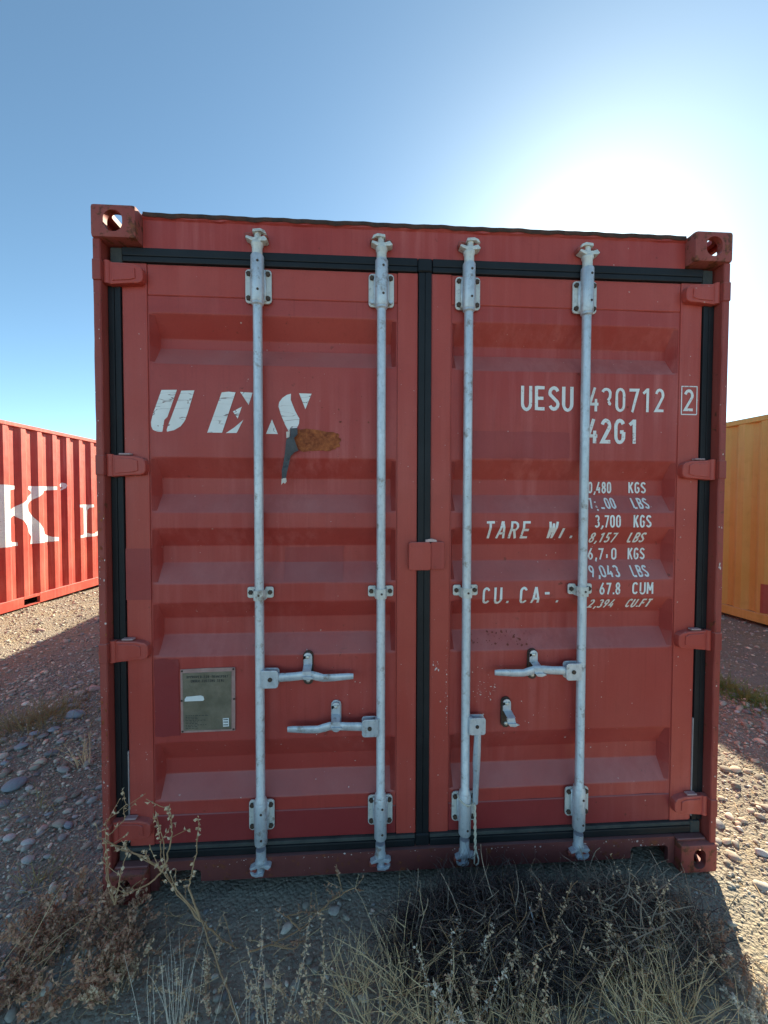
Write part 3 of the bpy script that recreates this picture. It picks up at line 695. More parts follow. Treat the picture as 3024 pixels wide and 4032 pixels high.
spots('post_paint_chips', CHIP, mc, [(-1.2145, -1.192, .25, 1.35, 60, .0012, .006, .8), (-1.2145, -1.190, 1.35, 2.4, 24, .001, .005, .8), (1.192, 1.2145, .2, 2.4, 34, .001, .005, .8), (1.195, 1.212, 1.255, 1.285, 3, .008, .012, .7)], .0080)
spots('post_rust_spots', RUSTY, mc, [(-1.2145, -1.190, .2, 1.5, 50, .002, .011, .7), (1.190, 1.2145, .2, 1.2, 26, .002, .009, .7)], .0084)
spots('sill_chips', CHIP, mc, [(-.85, .86, .118, .131, 46, .0015, .006, 2.2), (-.85, .86, .052, .12, 34, .001, .004, 1.3), (.86, 1.05, .1, .13, 14, .0015, .006, 2.0)], .0328)
for s_, D_, zt in ((-1, LD, .56), (1, RD, .62)):
    bm = NB(); a, b = sorted((s_ * 1.1425, s_ * 1.1455)); box(bm, a, b, YF - .004, YF + .010, .20, zt, .001); build('gasket_edge_strip', bm, simple('pale_sealant', (.38, .33, .33), (.50, .46, .45), 30, .7), D_)

# ---- approval plate
pl = empty('data_plate', (0, 0, 0)); pl.parent = mc; bpy.data.objects.remove(pl)
bm = NB(); prism(bm, [(-.946, .872), (-.840, .876), (-.738, .876), (-.739, .700), (-.740, .626), (-.946, .623)], YP - .004, YP - .0012); DP = build('approval_plate', bm, simple('pinkish_plate_rim', (.36, .20, .18), (.44, .27, .24), 30, .6), mc)
DP['label'] = 'tarnished approval plate riveted to the left door'
bm = NB(); prism(bm, [(-.938, .858), (-.752, .862), (-.754, .633), (-.936, .632)], YP - .0052, YP - .0038); build('plate_face', bm, PLATE, DP)
def ptext(s, x0, x1, z, h, sw, mat, y=YP - .0060): word('plate_lettering', s, x0, x1, z, h, sw, DP, 0, .66, y, mat)
G['P'] = [G['R'][0], G['R'][1]]; G['O'] = G['0']; G['D'] = [[(.12, 1), (.12, 0)], [(.12, .94)] + arc(.4, .5, .45, .44, 90, -90, 8) + [(.12, .06)]]; G['N'] = [[(.1, 0), (.1, 1)], [(.1, 1), (.9, 0)], [(.9, 0), (.9, 1)]]; G['V'] = [[(.05, 1), (.5, 0)], [(.5, 0), (.95, 1)]]
ptext('APPROVED FOR TRANSPORT', -.922, -.764, .838, .0095, .0016, PRINT); ptext('UNDER CUSTOMS SEAL', -.906, -.780, .822, .0095, .0016, PRINT)
for k in range(9):
    z = .690 - k * .0062; bm = NB(); x = -.928
    while x < -.928 + (.045 if k % 3 else .075):
        l_ = random.uniform(.004, .012); box(bm, x, x + l_, YP - .0057, YP - .0053, z, z + .0018); x += l_ + .003
    build('plate_fine_print', bm, PRINT, DP)
bm = NB(); prism(bm, [(-.930, .757), (-.924, .766), (-.870, .770), (-.860, .766), (-.856, .754), (-.860, .749), (-.930, .748)], YP - .0066, YP - .0054); build('sticker', bm, STICK, DP)
bm = NB(); prism(bm, [(-.786, .677), (-.763, .678), (-.763, .645), (-.785, .644)], YP - .0066, YP - .0054); build('sticker', bm, STICK, DP)
for zz in (.670, .660, .649):
    bm = NB(); x = -.783
    for k in range(4): box(bm, x, x + .003, YP - .0071, YP - .0067, zz, zz + .005); x += .0045
    build('sticker_print', bm, PRINT, DP)
for x, z in ((-.940, .866), (-.745, .870), (-.940, .629), (-.746, .632), (-.942, .75), (-.743, .752)):
    bm = NB(); dome(bm, x, YP - .0052, z, .004, .003); build('rivet', bm, BOLTR, DP)

# ------------------------------------------------------------------ locking bars, handles, retainers
YB = .030; RB = .0172
def bracket(parent, x, z0, z1, up):
    # flanged bearing bracket: plate with rounded ears, raised sleeve, four bolts, two grub screws
    bm = NB(); prism(bm, rrect(x - .049, x + .049, z0, z1, .014, 5), .0455, .0515, .002)
    o = build('bearing_bracket', bm, ZINC, parent)
    bm = NB()
    prof = [(.0225, z0 - .004), (.0245, z0), (.0245, z1 + .038), (.0225, z1 + .042)] if up else [(.0225, z0 - .042), (.0245, z0 - .038), (.0245, z1), (.0225, z1 + .004)]
    lathe_z(bm, x, YB, prof, 24)
    sgn = 1 if x < 0 else -1
    for a, b in (((z0 + .004), (z1 - .004)),):
        box(bm, x - .030, x + .030, .036, .0453, a, b, .004)
    k = build('bearing_sleeve', fixn(bm), GALV, parent); smooth_angle(k, 40)
    for bx in (-.036, .036):
        for bz in (z0 + .018, z1 - .018):
            bm = NB(); hexbolt(bm, x + bx, .0455, bz, .0098, .008, 6, random.random()); build('bolt', fixn(bm), BOLTR if random.random() < .85 else GALV, parent)
    for bz in ((z0 + .035, z1 + .012) if up else (z0 - .012, z1 - .030)):
        bm = NB(); hexbolt(bm, x + .006, YB - .0236, bz, .0048, .0018, 8); build('grub_screw', fixn(bm), BOLTR, parent)
def cam(parent, x, up, fl):
    zt = (lambda z: z) if up else (lambda z: 2.606 - z)         # same fitting turned over at the foot
    bm = NB()
    lathe_z(bm, x, YB, [(.0190, zt(2.437)), (.0190, zt(2.474)), (.0225, zt(2.480)), (.0225, zt(2.488)), (.0190, zt(2.494))], 18)
    # lower jaw
    prism(bm, [(x - .040, zt(2.500)), (x - .036, zt(2.508)), (x - .012, zt(2.502)), (x + .014, zt(2.503)), (x + .030, zt(2.509)), (x + .041, zt(2.496)), (x + .034, zt(2.490)), (x + .018, zt(2.489)), (x - .018, zt(2.489))], .012, .044, .003)
    lathe_z(bm, x + fl * .003, YB - .002, [(.0135, zt(2.500)), (.0125, zt(2.516)), (.0135, zt(2.524))], 12)
    # upper hook
    prism(bm, [(x - .014, zt(2.520)), (x - .012, zt(2.531)), (x + .016, zt(2.534)), (x + .032, zt(2.527)), (x + .038, zt(2.514)), (x + .030, zt(2.516)), (x + .020, zt(2.523))] if fl > 0 else
              [(x + .014, zt(2.520)), (x + .012, zt(2.531)), (x - .016, zt(2.534)), (x - .032, zt(2.527)), (x - .038, zt(2.514)), (x - .030, zt(2.516)), (x - .020, zt(2.523))], .010, .040, .003)
    k = build('cam_end', fixn(bm), ZINC if up else GALV, parent); smooth_angle(k, 40)
    bm = NB(); z = zt(2.514)
    box(bm, x - .044, x - .016, .018, .0495 if up else .0335, z - .012, z + .009, .004); build('cam_keeper', bm, CASTP, mc)
    bm = NB(); box(bm, x + .016, x + .040, .022, .0495 if up else .0335, z - .009, z + .006, .004); build('cam_keeper', bm, CASTP, mc)
def guide(parent, x, z):
    bm = NB(); prism(bm, rrect(x - .049, x - .018, z - .020, z + .021, .007), .048, .0525, .0015); prism(bm, rrect(x + .018, x + .049, z - .020, z + .021, .007), .048, .0525, .0015)
    prev = None                                   # strap going round the bar
    path = [(x - .024, .050), (x - .0215, .040), (x - .0215, .028), (x - .016, .014), (x - .006, .0095), (x + .006, .0095), (x + .016, .014), (x + .0215, .028), (x + .0215, .040), (x + .024, .050)]
    for px, py in path:
        q = (px - x)
        r = [bm.verts.new((px, py, z - .024)), bm.verts.new((px, py, z + .015))]
        if prev: bm.faces.new((prev[0], r[0], r[1], prev[1]))
        prev = r
    o = build('bar_guide', bm, ZINC, parent)
    m = o.modifiers.new('s', 'SOLIDIFY'); m.thickness = .002; m.offset = 0
    for bx in (-.037, .037):
        bm = NB(); hexbolt(bm, x + bx, .048, z + .001, .0095, .008, 6, random.random()); build('bolt', fixn(bm), BOLTR, parent)
    bm = NB(); hexbolt(bm, x + .002, .0090, z - .004, .0045, .002, 8); build('grub_screw', fixn(bm), BOLTR, parent)
XB = (-.637, -.1705, .1685, .641)
for i, x in enumerate(XB):
    bm = NB(); lathe_z(bm, x, YB, [(RB, .20), (RB, .35), (.0225, .352), (.0225, .366), (RB, .374), (RB, 1.3), (RB, 2.258), (.0225, 2.264), (.0225, 2.276), (RB, 2.29), (RB, 2.44)], 24)
    B_ = build('locking_bar', fixn(bm), GALV, mc); smooth_angle(B_, 40)
    bracket(B_, x, 2.275, 2.402, True); bracket(B_, x, .232, .352, False)
    fl = (1, -1, 1, -1)[i]
    cam(B_, x, True, fl); cam(B_, x, False, -fl); guide(B_, x, 1.171)

def handle(x, z, dirx, ln=.320):
    """lever hinged on a bar hub, pointing along dirx"""
    a, b = sorted((x + dirx * .010, x + dirx * .074))
    bm = NB(); prism(bm, rrect(a, b, z - .034, z + .034, .012, 4), .0035, .0085, .002); prism(bm, rrect(a, b, z - .034, z + .034, .012, 4), .030, .035, .001)
    box(bm, *sorted((x + dirx * .008, x + dirx * .022)), .0086, .0299, z - .034, z + .034)
    hub = build('handle_hub', fixn(bm), GALV, mc)
    bm = NB(); hexbolt(bm, x + dirx * .044, .0035, z, .0085, .004, 10); build('pivot_pin', fixn(bm), BOLTR, hub)
    P_ = [(.060, .000, .013), (.085, .002, .014), (.130, .004, .0135), (.165, .009, .0135), (.200, .010, .0135), (.222, .004, .0135), (.245, -.004, .0125), (.290, -.003, .012), (.345, 0.000, .0105), (.362, .0, .009)]
    bm = NB(); tube(bm, [(x + dirx * p * ln / .320, .017 - (.004 if .14 < p < .23 else 0), z + q) for p, q, r in P_], [r * 1.22 for p, q, r in P_], 12, True, .5)
    k = build('handle_lever', fixn(bm), GALV, hub); smooth_angle(k, 50)
    return hub
def retainer(x, zt, zb, swing=0.0):
    bm = NB(); prism(bm, rrect(x - .020, x + .020, zb, zt, .0198, 6), .052, YP - .0005, .002); R_ = build('handle_retainer', bm, BOLTR if swing != 2 else GALV, mc)
    zc = zt - .020; hi = zt - .003; sh = .006 if swing == 1 else 0.0
    bm = NB()      # the hasp: rounded top, shoulder, bent tongue
    prism(bm, [(x - .0165, zc - .030), (x - .0165, hi - .012)] + arc(x, hi - .017, .0165, .0165, 180, 0, 8) + [(x + .0165, zc - .030)], .040, .0445, .001)
    for (z1, y1), (z2, y2) in (((zc - .030, .042), (zc - .042, .006)), ((zc - .042, .006), (zc - .060, .003))):
        v = [bm.verts.new((x - .0165 + sh * .4, y1 - .002, z1)), bm.verts.new((x + .0165 + sh * .4, y1 - .002, z1)), bm.verts.new((x + .0165 + sh, y2, z2)), bm.verts.new((x - .0165 + sh, y2, z2))]
        w_ = [bm.verts.new(q.co + Vector((0, .0035, 0))) for q in v]
        bm.faces.new(v); bm.faces.new(w_[::-1])
        for k in range(4): bm.faces.new((v[k], w_[k], w_[(k + 1) % 4], v[(k + 1) % 4]))
    prism(bm, [(x - .0175 + sh, zc - .060), (x + .0175 + sh, zc - .060), (x + .026 + sh * 1.5, zc - .066), (x + .010 + sh, zc - .073), (x - .008 + sh, zc - .071)], -.004, .003, .001)
    k = build('hasp', fixn(bm), GALV, R_); smooth_angle(k, 30)
    bm = NB(); dome(bm, x - .001, .040, zc, .0085, .006); build('rivet', fixn(bm), RIVET, R_)
    bm = NB(); dome(bm, x, .052, zb + .017, .0085, .006); build('rivet', fixn(bm), RIVET, R_)
handle(XB[0], .847, 1, .318); handle(XB[1], .646, -1, .318); handle(XB[3], .848, -1, .318)
retainer(-.455, .937, .803); retainer(-.346, .737, .608, 2); retainer(.449, .928, .803, 1); retainer(.341, .731, .606, 1)
# the third lever hangs straight down
x = XB[2]; z = .640
bm = NB(); prism(bm, rrect(x + .010, x + .074, z - .034, z + .034, .010, 4), .0035, .0085, .002); prism(bm, rrect(x + .010, x + .074, z - .034, z + .034, .010, 4), .030, .035, .001); box(bm, x + .008, x + .022, .0086, .0299, z - .034, z + .034)
hub = build('handle_hub', fixn(bm), GALV, mc)
bm = NB(); hexbolt(bm, x + .040, .0035, z, .007, .004, 10); build('pivot_pin', fixn(bm), BOLTR, hub)
bm = NB(); pts = [(.048, .02, .013), (.046, -.04, .0135), (.044, -.10, .015), (.042, -.16, .015), (.042, -.20, .0125), (.040, -.26, .0115), (.039, -.315, .011)]
tube(bm, [(x + a, .018, z + b) for a, b, r in pts], [r * 1.1 for a, b, r in pts], 12, True, .9); k = build('handle_lever', fixn(bm), GALV, hub); smooth_angle(k, 50); k['label'] = 'lever hanging straight down'

# cord looped over the foot of the third bar
bm = NB()
ring = [(x + .027 * math.cos(a), YB + .027 * math.sin(a), .343 - .010 * math.cos(a) + .008 * math.sin(a) - .008) for a in np.linspace(0, 2 * math.pi, 22)]
tube(bm, ring, .0035, 6)
strand = lambda ph, z0, z1, n=24: [(x + .031 + .003 * math.sin(k * .9 + ph) + .004 * k / n, -.001 + .003 * math.cos(k * .9 + ph), z0 + (z1 - z0) * k / n) for k in range(n + 1)]
tube(bm, strand(0, .335, .150), .0031, 6); tube(bm, strand(math.pi, .335, .150), .0031, 6)
tube(bm, [(x + .035, -.001, .152), (x + .031, -.003, .120), (x + .031, -.003, .096), (x + .038, -.003, .088), (x + .047, -.003, .096), (x + .048, -.003, .112), (x + .037, -.001, .152)], .0030, 6)
c_ = build('cord', fixn(bm), ROPE, None, True); setp(c_, 'off white knotted cord looped round the foot of a locking bar', 'cord')

# ------------------------------------------------------------------ stones and gravel
def ico(sub):
    b = bmesh.new(); bmesh.ops.create_icosphere(b, subdivisions=sub, radius=1.0); b.verts.ensure_lookup_table()
    v = np.array([q.co[:] for q in b.verts]); f = np.array([[q.index for q in p.verts] for p in b.faces]); b.free(); return v, f
ICO = {1: ico(1), 2: ico(2), 3: ico(3)}
t = NT('pebble_stone')
at = t.n('ShaderNodeAttribute', attribute_name='tint').outputs['Color']
c = t.mix(t.math('MULTIPLY', t.ramp(t.noise(90, 5, .7), .4, .7), .45), at, t.mix(1.0, at, (.55, .52, .50), 'MULTIPLY'))
t.bump(t.noise(200, 4), .35, .002)
PEB = t.out(c, .85, 0, .25)
TINTS = np.array([(.36, .35, .325), (.30, .285, .26), (.42, .39, .34), (.26, .26, .255), (.33, .30, .26), (.48, .465, .43), (.25, .265, .285), (.36, .30, .26), (.21, .20, .185), (.30, .30, .29)])
def pebbles(name, x, y, size, sub, jit=.10):
    V, F = ICO[sub]; n = len(x); nv = len(V)
    a = RNG.uniform(0, 2 * np.pi, n); sc = np.stack([RNG.uniform(.85, 1.25, n), RNG.uniform(.6, .95, n), RNG.uniform(.32, .62, n)], 1) * size[:, None] / 2
    P = V[None] * (1 + RNG.normal(0, jit, (n, nv, 1))) * sc[:, None, :]
    tl = RNG.normal(0, .16, n); ct, st = np.cos(tl), np.sin(tl)
    xx, zz = P[..., 0] * ct[:, None] - P[..., 2] * st[:, None], P[..., 0] * st[:, None] + P[..., 2] * ct[:, None]
    ca, sa = np.cos(a)[:, None], np.sin(a)[:, None]
    X_ = xx * ca - P[..., 1] * sa + x[:, None]; Y_ = xx * sa + P[..., 1] * ca + y[:, None]
    Z_ = zz + (hgt(x, y) + sc[:, 2] * RNG.uniform(.1, .7, n))[:, None]
    v = np.stack([X_, Y_, Z_], -1).reshape(-1, 3); f = (F[None] + (np.arange(n) * nv)[:, None, None]).reshape(-1, 3)
    me = bpy.data.meshes.new(name); raw(me, v, f)
    tint = TINTS[RNG.integers(0, len(TINTS), n)] * RNG.uniform(.9, 1.5, (n, 1)) * np.where(RNG.random((n, 1)) < .22, 1.5, 1.0) * np.array([1.08, 1.02, .90])
    col = np.concatenate([np.repeat(tint, nv, 0), np.ones((n * nv, 1))], 1)
    at_ = me.attributes.new('tint', 'FLOAT_COLOR', 'POINT'); at_.data.foreach_set('color', col.astype(np.float32).ravel())
    return link(name, me, PEB, None, sub > 1)
def scatter(n, x0, x1, y0, y1, mu, sg, lo, hi):
    return RNG.uniform(x0, x1, n), RNG.uniform(y0, y1, n), np.clip(RNG.lognormal(math.log(mu), sg, n), lo, hi)
def cat(*L): return [np.concatenate(q) for q in zip(*L)]
near = cat(scatter(1900, -3.2, -1.22, -1.2, 2.2, .021, .5, .010, .065), scatter(620, 1.22, 2.6, -1.0, 1.6, .024, .45, .012, .06), scatter(620, -1.3, 1.3, -.9, -.01, .013, .55, .005, .042))
g1 = pebbles('gravel', *near, 2); setp(g1, 'loose rounded gravel close to the red container', 'gravel', None, 'stuff')
far = cat(scatter(24000, -5.3, -1.22, .8, 9, .017, .5, .010, .075), scatter(14000, 1.22, 4.9, .8, 9, .016, .5, .010, .07), scatter(2500, -6, -3.0, -1.5, 1.5, .024, .5, .01, .07), scatter(2500, 2.4, 4.9, -1.5, 1.5, .024, .5, .01, .07),
          scatter(26000, -3.2, -1.22, -1.0, 2.4, .0095, .45, .005, .02), scatter(14000, 1.22, 2.7, -1.0, 1.8, .0095, .45, .005, .02), scatter(5500, -1.3, 1.3, -.8, -.01, .006, .45, .003, .014))
g2 = pebbles('gravel', *far, 1, .16); setp(g2, 'gravel and grit spread between the containers', 'gravel', None, 'stuff')
# the larger stones one can pick out
ST = []
for u, v, wd, cl in [(445, 600, 46, 0), (520, 550, 50, 1), (495, 700, 80, 2), (615, 520, 74, 3), (140, 895, 62, 2), (225, 820, 42, 2), (150, 850, 44, 4), (415, 1052, 56, 0), (435, 1092, 30, 5), (258, 1000, 40, 5), (340, 950, 60, 4),
                     (605, 1238, 48, 0), (445, 1402, 54, 2), (285, 1420, 32, 3), (150, 1355, 42, 4), (178, 1515, 50, 5), (25, 1255, 46, 4), (405, 1485, 38, 0), (60, 1475, 44, 5), (182, 1625, 50, 5), (310, 1606, 32, 0), (475, 640, 46, 0), (95, 1140, 90, 2),
                     (190, 1165, 34, 5), (65, 970, 28, 4), (32, 1000, 32, 2), (652, 1152, 40, 0), (570, 1040, 20, 5), (590, 392, 34, 5), (395, 880, 34, 0), (355, 800, 50, 2), (320, 1330, 30, 2), (110, 385, 18, 5), (265, 130, 40, 3), (490, 1350, 24, 5), (240, 1080, 26, 4), (45, 1420, 22, 5), (520, 470, 30, 0), (375, 655, 40, 0), (560, 1225, 22, 0)]:
    ST.append((u * .6028, 2400 + v * .6028, wd * .6028, cl, 'left'))
for u, v, wd, cl in [(540, 1432, 60, 6), (465, 2010, 52, 6), (450, 1032, 30, 4), (525, 802, 46, 2), (552, 940, 28, 5), (722, 925, 30, 5), (490, 1145, 26, 6), (640, 1440, 50, 6), (760, 2110, 60, 5), (520, 908, 34, 4), (700, 1350, 40, 6), (420, 1660, 40, 6), (430, 165, 22, 5), (600, 1840, 44, 6)]:
    ST.append((2640 + u * .4747, 2350 + v * .4747, wd * .4747, cl, 'right'))
CLS = [('grey', (.36, .345, .32)), ('tan', (.40, .345, .28)), ('bluish grey', (.25, .27, .295)), ('pinkish', (.43, .31, .27)), ('dark grey', (.20, .20, .20)), ('pale', (.48, .46, .43)), ('sandy', (.47, .41, .31))]
sv, sf = ICO[3]; SM = []
for k in range(7):
    ph = RNG.uniform(0, 6, (5, 3)); q = sv.copy(); d = sum(.05 * np.sin(q @ (RNG.normal(0, 1.6, 3)) + ph[j, 0]) for j in range(5))
    q = q * (1 + d[:, None]) * np.array([1, RNG.uniform(.6, .85), RNG.uniform(.38, .55)])
    me = bpy.data.meshes.new('stone'); raw(me, q * .5, sf); me.polygons.foreach_set('use_smooth', [True] * len(me.polygons)); SM.append(me)
SMAT = []
for nm, cc in CLS:
    t = NT(nm.replace(' ', '_') + '_stone'); ob = t.n('ShaderNodeObjectInfo').outputs['Random']
    c = t.mix(t.math('MULTIPLY', t.ramp(t.noise(4, 6, .7), .4, .7), .5), cc, tuple(q * .62 for q in cc))
    c = t.n('ShaderNodeHueSaturation', {'Color': c, 'Value': t.math('ADD', t.math('MULTIPLY', ob, .4), 1.05)}).outputs[0]
    t.bump(t.noise(14, 5, .7), .3, .03); SMAT.append(t.out(c, .85, 0, .25))
SHARED = {}; STONES = []
for u, v, wd, cl, side in ST:
    p = PZ(u, v + wd * .2); dist = (p - CAMC).length; s_ = max(.012, wd / 1600 * dist * .95)
    if side == 'left' and p.x > -1.25: p.x = -1.3
    key = (random.randrange(7), cl)
    if key not in SHARED: SHARED[key] = SM[key[0]].copy(); SHARED[key].materials.append(SMAT[cl])
    o = link('stone', SHARED[key], None)
    o.scale = (s_ * 1.1, s_, s_); o.rotation_euler = (random.uniform(-.15, .15), random.uniform(-.15, .15), random.uniform(-.6, .6))
    o.location = (p.x, p.y, float(hgt(p.x, p.y)) + s_ * .14)
    big = 'large' if s_ > .085 else ('mid-sized' if s_ > .05 else 'small')
    where = ('on gravel left of the container' if side == 'left' else 'on gravel right of the container')
    setp(o, f'{big} {CLS[cl][0]} rounded stone {where}', 'stone', f'stones {side} of the container'); STONES.append((dist, o))

ORD = ['nearest of these', 'second nearest of these', 'third nearest', 'fourth nearest', 'fifth nearest', 'sixth nearest', 'seventh nearest', 'eighth nearest', 'ninth nearest', 'tenth nearest', 'eleventh nearest', 'twelfth nearest', 'thirteenth nearest', 'fourteenth nearest', 'fifteenth nearest', 'sixteenth nearest']
SEEN = {}
for dist, o in sorted(STONES, key=lambda q: q[0]): SEEN.setdefault(o['label'], []).append(o)
for lab, L_ in SEEN.items():
    if len(L_) > 1:
        for k, o in enumerate(L_): o['label'] = lab.replace('the red container', 'the container') + ', ' + ORD[k]

# ------------------------------------------------------------------ dry plants
STRAW = simple('dry_straw', (.70, .49, .25), (.82, .62, .37), 25, .8)
PALE = simple('bleached_stalk', (.66, .55, .42), (.78, .68, .54), 25, .8)
TWIG = simple('dead_dark_twig', (.055, .042, .040), (.125, .095, .085), 20, .9)  # dark twigs, colour lowered further to put shade inside the brush
TWIG2 = simple('pale_dead_twig', (.28, .21, .155), (.46, .36, .26), 20, .9)
BROWN = simple('dry_brown_stem', (.38, .22, .11), (.52, .33, .18), 25, .85)
SEED = simple('dry_seed_husk', (.62, .43, .26), (.76, .57, .38), 40, .9)
HUSK2 = simple('reddish_dry_leaf', (.46, .24, .145), (.60, .37, .24), 30, .9)
GREEN = simple('green_weed_leaf', (.12, .19, .05), (.24, .31, .10), 12, .75)
OLIVE = simple('olive_dry_grass', (.34, .26, .10), (.48, .37, .16), 12, .8)
def leaf(bm, p, d, s, w=.5):
    d = Vector(d).normalized(); n = Vector((random.gauss(0, 1), random.gauss(0, 1), random.gauss(0, 1))); a = d.cross(n)
    if a.length < 1e-4: return
    a.normalize(); nn = a.cross(d) * s * random.uniform(.1, .4); p = Vector(p)
    v = [bm.verts.new(p), bm.verts.new(p + d * s * .5 + a * s * w * .5), bm.verts.new(p + d * s - nn), bm.verts.new(p + d * s * .5 - a * s * w * .5), bm.verts.new(p + d * s * .5 + nn)]
    for i, j in ((0, 1), (1, 2), (2, 3), (3, 0)): bm.faces.new((v[i], v[j], v[4]))
def curve(p, d, ln, bend, n=6, wob=.12):
    p = Vector(p); d = Vector(d).normalized(); out = [p.copy()]; b = Vector(bend)
    for k in range(n):
        d = (d + b / n + Vector((random.gauss(0, wob), random.gauss(0, wob), random.gauss(0, wob))) * .5).normalized(); p = p + d * ln / n; out.append(p.copy())
    return out
def lerp_path(P, n):
    P = [Vector(q) for q in P]; out = []
    for a, b in zip(P, P[1:]):
        for k in range(n): out.append(a.lerp(b, k / n))
    return out + [P[-1]]
def gz(x, y): return float(hgt(x, y))
def blades(name, label, cat_, x, y, n, spread, hmin, hmax, r, mat, lean=(0, 0), droop=.6, seeds=None, group=None, out=.45, branch=0):
    bm = NB(); sb = NB()
    for k in range(n):
        a = random.uniform(0, 6.283); q = abs(random.gauss(0, spread))
        px, py = x + q * math.cos(a), y + q * math.sin(a)
        d = (math.cos(a) * out * random.random() + lean[0] + random.gauss(0, .1), math.sin(a) * out * random.random() + lean[1] + random.gauss(0, .1), 1)
        c_ = curve((px, py, gz(px, py) - .004), d, random.uniform(hmin, hmax), (d[0] * droop, d[1] * droop, -droop * random.random()), 7)
        tube(bm, c_, [r * (1 - .75 * i / 7) for i in range(8)], 3, False)
        for b in range(branch):
            i = random.randint(2, 6); q2 = curve(c_[i], (random.gauss(0, .7), random.gauss(0, .5), .7), random.uniform(.03, .09), (0, 0, .3), 4)
            tube(bm, q2, [r * .6, r * .5, r * .45, r * .4, r * .25], 3, False)
        if seeds and random.random() < seeds[1]:
            for i in range(3, 8):
                for j in range(seeds[2]):
                    f = random.random(); p = c_[i - 1].lerp(c_[i], f); leaf(sb, p, (random.gauss(0, 1), random.gauss(0, 1), random.gauss(.6, .6)), random.uniform(.006, .014), .6)
    if seeds:
        e = empty(name, (x, y, gz(x, y)), 0, label, cat_, group)
        for nm, b_, m_ in (('stalks', bm, mat), ('seed_heads', sb, seeds[0])):
            b_.transform(Matrix.Translation((-x, -y, -gz(x, y)))); o = build(nm, b_, m_, e)
            o['kind'] = 'stuff'
        return e
    e = empty(name, (x, y, gz(x, y)), 0, label, cat_, group); bm.transform(Matrix.Translation((-x, -y, -gz(x, y)))); o = build('blades', bm, mat, e); o['kind'] = 'stuff'; return e

# tall seed-bearing weed arching up before the left door
def weed(name, label, paths, leafmat, stemmat, leaf_n, leaf_s, r0=.0022, base=None, sub=0, lo=.15):
    base = Vector(base or paths[0][0]); e = empty(name, base, 0, label, 'weed')
    lb = NB()
    for k, P_ in enumerate(paths):
        bm = NB(); c_ = lerp_path(P_, 5)
        c_ = [q + Vector((random.gauss(0, .002), random.gauss(0, .002), random.gauss(0, .001))) for q in c_]
        n = len(c_); tube(bm, [q - base for q in c_], [r0 * (1 - .7 * i / n) for i in range(n)], 5)
        for s_ in range(sub):
            i = random.randint(n // 4, n - 1); q2 = curve(c_[i], (random.gauss(0, .8), random.gauss(0, .5), .6), random.uniform(.04, .10), (0, 0, .2), 5); tube(bm, [q - base for q in q2], [r0 * .4] * 6, 3, False)
            for j in range(3): leaf(lb, q2[random.randint(2, 5)] - base, (random.gauss(0, 1), random.gauss(0, 1), random.gauss(0, 1)), leaf_s * random.uniform(.6, 1.2), .6)
        o = build('stem', bm, stemmat, e)
        for j in range(int(leaf_n)):
            f = lo + (1 - lo) * random.random() ** .6; i = min(n - 2, int(f * (n - 1))); p = c_[i].lerp(c_[i + 1], random.random()) - base
            leaf(lb, p, (random.gauss(0, .8), random.gauss(-.2, .6), random.gauss(-.1, .8)), leaf_s * random.uniform(.5, 1.25), random.uniform(.45, .9))
    o = build('dry_leaves', lb, leafmat, e); o['kind'] = 'stuff'
    return e
def pth(*q): return [PY(u, v, y) for u, v, y in q]
root = PZ(950, 4060, -.01)
k1 = (790, 3625, -.19); k2 = (640, 3430, -.12)
rt = (950, 4060, root.y)
weed('seeding_weed', 'tall dry weed with papery pods rising before the left door', [
    pth(rt, (870, 3830, -.27), k1, k2, (632, 3330, -.10), (625, 3250, -.09), (612, 3190, -.085)),
    pth(k1, (700, 3520, -.14), (655, 3440, -.12), (640, 3300, -.10), (605, 3200, -.09)),
    pth(k2, (660, 3380, -.11), (680, 3280, -.10), (675, 3220, -.10), (665, 3165, -.10)),
    pth(k1, (740, 3500, -.15), (755, 3440, -.14), (775, 3360, -.13), (778, 3290, -.13), (782, 3215, -.13)),
    pth(k2, (560, 3370, -.08), (480, 3345, -.06), (420, 3310, -.05), (385, 3300, -.04)),
    pth(k2, (590, 3480, -.10), (520, 3510, -.10), (440, 3540, -.08)),
    pth((640, 3430, -.12), (600, 3400, -.11), (560, 3350, -.10)),
    pth((790, 3625, -.19), (860, 3690, -.18), (930, 3730, -.16), (980, 3745, -.15))], SEED, BROWN, 12, .016, .0034, root, 3, .3)
weed('seeding_weed', 'thin dry weed with pale pods against the corner post', [
    pth((455, 3560, -.16), (420, 3480, -.12), (412, 3380, -.09), (425, 3290, -.06), (488, 3230, -.03), (490, 3150, -.02), (484, 3110, -.02)),
    pth((455, 3560, -.16), (470, 3470, -.13), (495, 3370, -.10), (500, 3310, -.09)),
    pth((455, 3560, -.16), (430, 3460, -.12), (418, 3300, -.1), (415, 3230, -.09))], SEED, BROWN, 12, .016, .0026, PY(455, 3560, -.16), 2, .2)
weed('dead_branch', 'forked dead branch leaning beside the middle of the sill', [
    pth((985, 3745, -.24), (1080, 3720, -.20), (1180, 3660, -.15), (1255, 3590, -.11), (1310, 3540, -.08), (1345, 3500, -.06)),
    pth((1180, 3660, -.15), (1130, 3610, -.15), (1190, 3590, -.12), (1260, 3595, -.1)),
    pth((1255, 3590, -.11), (1330, 3530, -.08), (1390, 3495, -.08), (1430, 3510, -.1)),
    pth((1080, 3720, -.2), (1150, 3740, -.2), (1220, 3690, -.2))], HUSK2, BROWN, 9, .014, .003, PY(985, 3745, -.24), 4, .3)
